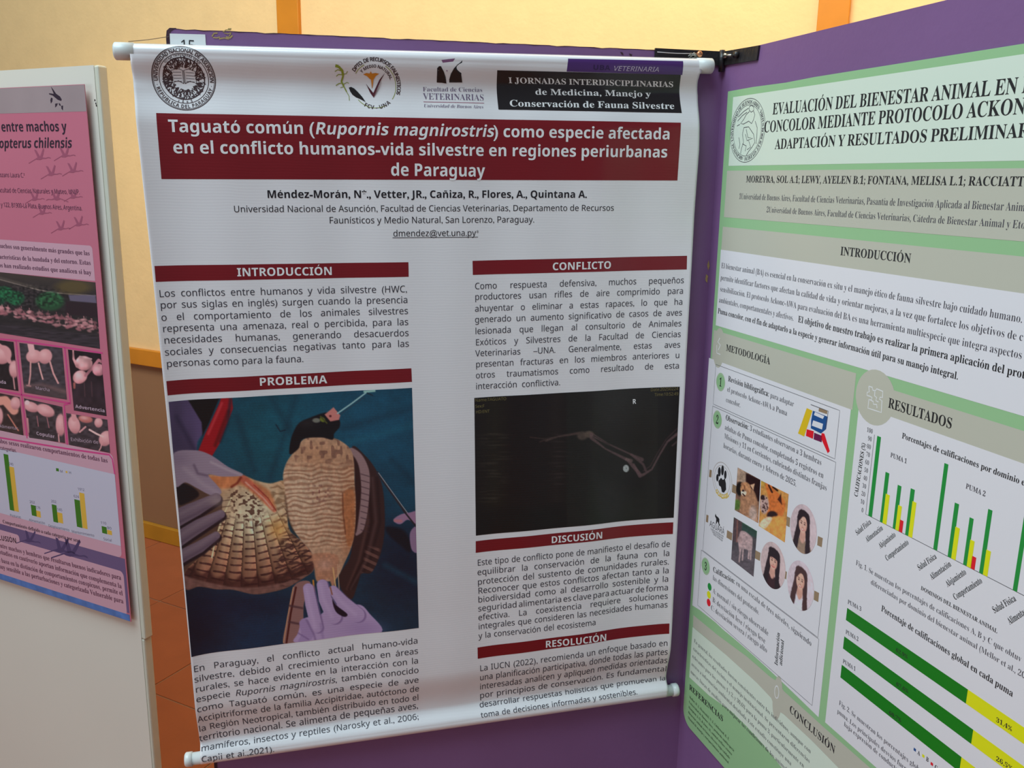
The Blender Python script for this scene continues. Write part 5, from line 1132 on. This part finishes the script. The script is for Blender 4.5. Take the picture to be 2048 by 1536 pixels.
def portrait(cx_, cy_, hw, hh, bgc, hair, skin, top_, fringe, side, turn):
    """oval portrait print, sketched in its own unit square"""
    n1, n2 = 64, 84
    p = Paint([(-1, -1), (1, -1), (1, 1), (-1, 1)], n1, n2, bgc)
    X0, Y0 = p.X.copy(), p.Y.copy(); p.X = X0 * 78; p.Y = Y0 * 96
    p.put(p.glow((60, 0), 60, 160), tuple(min(255, c + 18) for c in bgc), .6)
    p.poly([(-62, 105), (-52, 62), (-22, 44), (20, 44), (52, 60), (66, 105)], top_, 5)
    p.ell((0 + turn, -26), 36, 44, hair, 6); p.poly([(-34 + turn, -40), (-30, -66), (0 + turn, -74), (32 + turn, -62), (40 + turn, -20), (44, 40), (50, 88), (22, 92), (18, 30), (-16, 30), (-26, 88), (-52, 90), (-46, 30), (-38, -10)], hair, 5)
    p.poly([(-12, 8), (14, 8), (16, 46), (0, 58), (-16, 46)], tuple(int(c * .88) for c in skin), 4); p.ell((turn, -18), 24, 34, skin, 5); p.put(p.mell((turn, -18), 24, 34, 5) * p.glow((turn + 26, -10), 14, 40), tuple(int(c * .76) for c in skin), .6)
    if fringe: p.poly([(-26 + turn, -54), (26 + turn, -54), (27 + turn, -30), (10 + turn, -33), (-10 + turn, -33), (-27 + turn, -28)], hair, 4, False)
    else: p.poly([(-28 + turn, -58), (0 + turn, -62), (28 + turn, -55), (28 + turn, -36), (14 + turn, -48), (-6 + turn, -46), (-24 + turn, -26)], hair, 4)
    for sx in (-1, 1):
        p.line([(turn + sx * 5, -27), (turn + sx * 15, -28)], 2.6, (70, 44, 40), 2.4); p.ell((turn + sx * 10, -20), 4.8, 2.6, (60, 36, 36), 2.4); p.ell((turn + sx * 13, -5), 6, 5, (214, 150, 134), 8, a=.4)
    p.line([(turn, -18), (turn + 1, -6)], 2.6, tuple(int(c * .84) for c in skin), 3); p.line([(turn - 4, -4), (turn + 5, -4)], 2.4, (150, 96, 88), 3)
    p.line([(turn - 9, 3), (turn, 6), (turn + 9, 3)], 4, (168, 70, 74), 3); 
    if side: p.line([(turn - 6, 4), (turn + 6, 4)], 2.2, (236, 226, 222), 2)
    p.poly([(-14, 44), (0, 60), (14, 44), (30, 104), (-30, 104)], tuple(min(255, int(c * 1.15)) for c in top_), 4, False, a=.5); p.mul(1 + .05 * p.noise(9))
    # oval grid: map the square onto a disc
    X = X0 * np.sqrt(1 - Y0 ** 2 / 2); Y = Y0 * np.sqrt(1 - X0 ** 2 / 2)
    c = RP.uv(cx_, cy_); ru_ = (ru(cx_ + hw, cy_) - ru(cx_ - hw, cy_)) / 2; rv = (rz_(cx_, cy_ - hh) - rz_(cx_, cy_ + hh)) / 2
    # sample the sketch at disc positions
    P_ = RP.pos((c[0] + X.ravel() * ru_), (c[1] - Y.ravel() * rv), .0010)
    fi_ = np.clip(((X + 1) / 2 * (n1 - 1)).round().astype(int), 0, n1 - 1); fj = np.clip(((Y + 1) / 2 * (n2 - 1)).round().astype(int), 0, n2 - 1)
    p.C = p.C[fj, fi_]
    grid_mesh('portrait_print', P_, n1, n2, m_rattr, PP, True, p.done('right'))
portrait(1606.8, 1058, 27.5, 50, (176, 168, 174), (34, 24, 32), (206, 166, 150), (126, 112, 96), False, True, -4)
portrait(1546, 1130.7, 26, 47, (176, 166, 168), (28, 16, 26), (206, 164, 148), (44, 22, 30), True, False, 2)
portrait(1601, 1171, 28, 50, (184, 180, 190), (62, 42, 44), (210, 168, 150), (190, 192, 204), False, True, -2)
# university seal
sc = RP.uv(1494.5, 260.5); srx = (ru(1524.5, 260) - ru(1465, 260)) / 2; srz = (rz_(1494, 197) - rz_(1494, 325)) / 2; sr = min(srx, srz) if False else (srx + srz) / 2
sr = srz; sc = (sc[0], (rz_(1494, 197) + rz_(1494, 325)) / 2)
ring('seal_ring', RP, sc, sr, .0009, m_rk2, PP, .0008, 60); ring('seal_ring', RP, sc, sr * .80, .0007, m_rk2, PP, .0008, 60)
I = Ink(RP, 1, .0008); I.arc('UNIVERSIDAD DE BUENOS AIRES · VIRTUS ROBUR ET STUDIUM · ARGENTUM ·', 'T', sc, sr * .825, sr * .17, 200, -158); I.make('seal_lettering', m_rk2, PP)
Y4 = lambda x, y: (1400 + x / 3.0725, 60 + y / 3.0725)
fig = [[(318, 462), (305, 470), (302, 490), (315, 505), (330, 495), (332, 475), (318, 462)], [(305, 500), (285, 520), (270, 548), (250, 575), (268, 578), (300, 560), (318, 575), (330, 550), (338, 520), (330, 498)], [(232, 560), (262, 525), (290, 505)], [(235, 535), (270, 500), (300, 480)], [(228, 590), (246, 580)], [(270, 600), (262, 640), (268, 690), (255, 730), (250, 760)], [(270, 600), (300, 595), (330, 640), (338, 690), (320, 720), (300, 745), (285, 770)], [(285, 610), (295, 660), (325, 665), (290, 680), (280, 640)], [(300, 680), (312, 720), (290, 735)], [(262, 700), (285, 712), (278, 745)], [(340, 560), (352, 600), (350, 650), (345, 700)], [(240, 660), (246, 700), (240, 730)]]
strip_mesh('seal_figure', RP, [([Y4(*q) for q in l], .0011) for l in fig], m_rk2, PP, .0008)['kind'] = 'stuff'
# heading icons
m_wl = mat('pale_icon_print', ra((206, 214, 210)), .38, .45)
Q7 = lambda x, y: (1680 + x / 2.845, 760 + y / 2.845)
jig = [[(165, 35), (185, 42), (188, 58), (202, 62), (210, 50), (245, 65), (243, 100), (230, 98), (225, 108), (240, 118), (236, 185), (160, 160), (166, 110), (180, 112), (184, 100), (170, 92), (155, 88), (156, 70), (168, 68), (165, 35)], [(200, 62), (198, 90), (210, 100), (205, 118), (220, 125)], [(166, 110), (190, 122), (192, 138), (210, 140), (212, 160)]]
strip_mesh('puzzle_icon', RP, [([Q7(*q) for q in l], .0016) for l in jig], m_wl, PP, .0009)['kind'] = 'stuff'
strip_mesh('microscope_icon', RP, [([(1440, 676), (1436, 684), (1441, 690), (1437, 700)], .0022), ([(1434, 690), (1434, 706), (1441, 709)], .0018)], m_wl, PP, .0009)['kind'] = 'stuff'
ngon('bulb_icon', RP, circ(RP.uv(*C7(598, 540)), .0065, 16, .012), m_wl, PP, lift=.0009, px=False)
ngon('bulb_icon', RP, circ(RP.uv(*C7(598, 540)), .0048, 16, .0098), m_rsage, PP, lift=.0011, px=False)
# --- results bar chart
I = Ink(RP, 2, .0008); I.fit('Porcentajes de calificaciones por dominio', 'T', Q7(352, 330), Q7(1020, 590), 11.5, tail=' e'); I.make('chart_lettering', m_rk, PP)
I = Ink(RP, 2, .0008); I.fit('PUMA 1', 'T', Q7(287, 437), Q7(380, 476), 9.5); I.fit('PUMA 2', 'T', Q7(715, 615), Q7(828, 664), 10.5); I.make('chart_lettering', m_rk2, PP)
zx = rz_(*Q7(145, 762)); u_ax = (ru(*Q7(200, 310)) + ru(*Q7(145, 760))) / 2
strip_mesh('chart_axis', RP, [([(u_ax, rz_(*Q7(200, 312))), (u_ax, zx), (UE - .02, zx)], .0007)], m_rk2, PP, .0007, px=False)
bars = [((215, 318), (237, 322), (160, 768), m_rgreen), ((260, 522), (282, 527), (228, 805), m_rgreen), ((260, 645), (283, 650), (245, 812), m_ryel), ((328, 595), (350, 599), (302, 842), m_rgreen), ((328, 708), (350, 712), (320, 850), m_ryel), ((340, 792), (361, 795), (337, 860), m_rred),
        ((403, 615), (427, 620), (372, 880), m_rgreen), ((413, 688), (436, 693), (390, 890), m_ryel), ((595, 472), (618, 478), (532, 958), m_rgreen), ((655, 697), (680, 702), (613, 1000), m_rgreen), ((657, 833), (683, 838), (635, 1012), m_ryel), ((738, 780), (762, 785), (702, 1048), m_rgreen),
        ((743, 907), (768, 912), (722, 1058), m_ryel), ((750, 998), (775, 1003), (745, 1072), m_rred), ((845, 733), (870, 738), (792, 1095), m_rgreen), ((833, 963), (860, 968), (815, 1110), m_ryel), ((1052, 738), (1078, 744), (985, 1197), m_rgreen)]
for a, b, c, m_ in bars:
    ua_b = (ru(*Q7(*a)) + ru(*Q7(*c))) / 2; w = ru(*Q7(*b)) - ru(*Q7(*a)); zt_ = rz_(*Q7(*a))
    ngon('chart_bar', RP, [(ua_b, zt_), (ua_b + w, zt_), (ua_b + w, zx), (ua_b, zx)], m_, PP, lift=.0008 + (0.0001 if m_ is not m_rgreen else 0), px=False)
def dtext(t, a, b, capm=.0075): vtext(t, Q7(*a), Q7(*b), capm, m_rk)
for t, a, b in (('Salud Física', (98, 885), (180, 815)), ('Alimentación', (156, 924), (247, 850)), ('Alojamiento', (231, 960), (320, 888)), ('Comportamiento', (268, 1030), (394, 932)), ('Salud Física', (452, 1085), (553, 1013)), ('Alimentación', (524, 1138), (636, 1056)), ('Alojamiento', (614, 1178), (722, 1102)), ('Comportamiento', (656, 1253), (813, 1152)), ('Salud Física', (880, 1328), (1006, 1254)), ('Alimentación', (968, 1392), (1100, 1306))): dtext(t, a, b)
I = Ink(RP, 1, .0008)
for k in range(11):
    t = k / 10; x = 186 + (133 - 186) * t; y = 306 + (755 - 306) * t; s = str(100 - 10 * k); q = RP.uv(*Q7(x, y)); wd2 = .004 * len(s)
    I.fit(s, 't', (q[0] - wd2, q[1]), (q[0], q[1]), .0062, px=False)
I.make('chart_lettering', m_rk2, PP); vtext('CALIFICACIONES (%)', Q7(100, 668), Q7(146, 362), .0072, m_rk)
I = Ink(RP, 1, .0008); I.fit('DOMINIOS DEL BIENESTAR ANIMAL', 'T', Q7(460, 1192), Q7(895, 1442), 8)
I.make('chart_lettering', m_rk, PP)
I = Ink(RP, 2, .0008); I.fit('Fig. 1. Se muestran los porcentajes de calificaciones A, B y C qu', 't', Q7(90, 1050), (2001, 1300), 10.5, tail='e obtuv'); I.fit('diferenciadas por dominio del bienestar animal (Mellor et al., 20', 't', Q7(175, 1160), (2050, 1358), 10.5)
I.make('caption_lettering', m_rk2, PP)
I = Ink(RP, 2, .0008); I.fit('Porcentaje de calificaciones global en cada puma', 'T', C7(1210, 62), C7(1982, 570), 12.5); I.make('chart_lettering', m_rk, PP)
I = Ink(RP, 1, .0008); I.fit('PUMA 3', 'T', C7(1014, 20), C7(1094, 66), 8.5); I.fit('PUMA 2', 'T', C7(1002, 196), C7(1077, 243), 8.5); I.fit('PUMA 1', 'T', C7(985, 368), C7(1060, 418), 8.5); I.make('chart_lettering', m_rk2, PP)
for tl_, bl_, sp in (((1010, 45), (1005, 118), (1720, 525)), ((993, 212), (988, 285), (1750, 770)), ((978, 378), (973, 455), (1680, 935))):
    z1 = rz_(*C7(*tl_)); z0 = rz_(*C7(*bl_)); ua_b = (ru(*C7(*tl_)) + ru(*C7(*bl_))) / 2; us = ru(*C7(*sp))
    ngon('chart_bar', RP, [(ua_b, z1), (us, z1), (us, z0), (ua_b, z0)], m_rgreen2, PP, lift=.0008, px=False); ngon('chart_bar', RP, [(us, z1), (min(us + .24, UE - .03), z1), (min(us + .24, UE - .03), z0), (us, z0)], m_ryel, PP, lift=.0008, px=False)
I = Ink(RP, 1, .0010); I.fit('62,9%', 'T', C7(1296, 300), C7(1366, 346), 7.5); I.fit('67,6%', 'T', C7(1298, 500), C7(1370, 548), 7.5); I.fit('60,7%', 'T', C7(1256, 668), C7(1328, 718), 7.5); I.make('chart_lettering', m_rk, PP)
I = Ink(RP, 2, .0010); I.fit('31,4%', 'T', C7(1884, 712), C7(1978, 772), 9.5); I.fit('26,5%', 'T', C7(1884, 940), C7(1980, 1004), 9.5); I.make('chart_lettering', m_rk, PP)
I = Ink(RP, 1, .0008)
def along(t, st, a, slope_to, capm, k=1.0):
    """text starting at px a, horizontal on the board"""
    q = RP.uv(*a); I.put(t, st, q[0], q[1], 1, 0, capm / CAPH[st], k)
along('Fig. 2. Se muestran los porcentajes globales de A, B y C por', 't', C7(962, 612), None, .0075, .86); along('puma. Los principales desvíos fueron', 't', C7(952, 660), None, .0075, .86); along('baja expresión de conductas naturales', 't', C7(992, 738), None, .0075, .86)
I.make('caption_lettering', m_rk2, PP)
I = Ink(RP, 1, .0008)
for k, t in enumerate(('En general, los resultados fueron consistentes entre los individuos, aunque con', 'características del recinto o el manejo institucional. Se presentaron diferencias', 'relevantes para los pumas 1 y 2, y 30,6% para la puma 3, particularmente en', 'acceso a información ambiental detallada. Este estudio constituye una', 'nuevas líneas de análisis para mejorar las condiciones de los animales')):
    along(t, 't', C7(112 - 5 * k, 246 + k * 45), None, .0076, .96)
I.make('paragraph_lettering', m_rk2, PP)
m_rkg = mat('dark_green_serif_print', ra((40, 62, 40)), .38, .45)
I = Ink(RP, 1, .0008)
for k, t in enumerate(('Mellor, D. J., Beausoleil, N. J., Littlewood, K. E.', 'Universidad de Buenos Aires, protocolo multiespecie', 'Hampton, J. O., & Jones, B., animal welfare science', 'Bienestar animal en fauna silvestre bajo cuidado', 'Manual de manejo y enriquecimiento ambiental')):
    along(t, 't', C7(84 - 2 * k, 572 + k * 30), None, .0052, .95)
I.make('reference_lettering', m_rkg, PP)
I = Ink(RP, 1, .0009)
for (x, y), t, m_ in (((1408, 878), 'A', m_bkb), ((1458, 915), 'B', m_ryel), ((1508, 962), 'C', m_rred)):
    c = RP.uv(*C7(x, y)); ngon('legend_mark', RP, [(c[0] - .002, c[1] + .002), (c[0] + .002, c[1] + .002), (c[0] + .002, c[1] - .002), (c[0] - .002, c[1] - .002)], m_, PP, lift=.0008, px=False)
    I.fit(t, 'T', (c[0] + .005, c[1] - .003), (c[0] + .0095, c[1] - .003), .006, px=False)
I.make('chart_lettering', m_rk, PP)

bpy.data.objects.remove(_to)
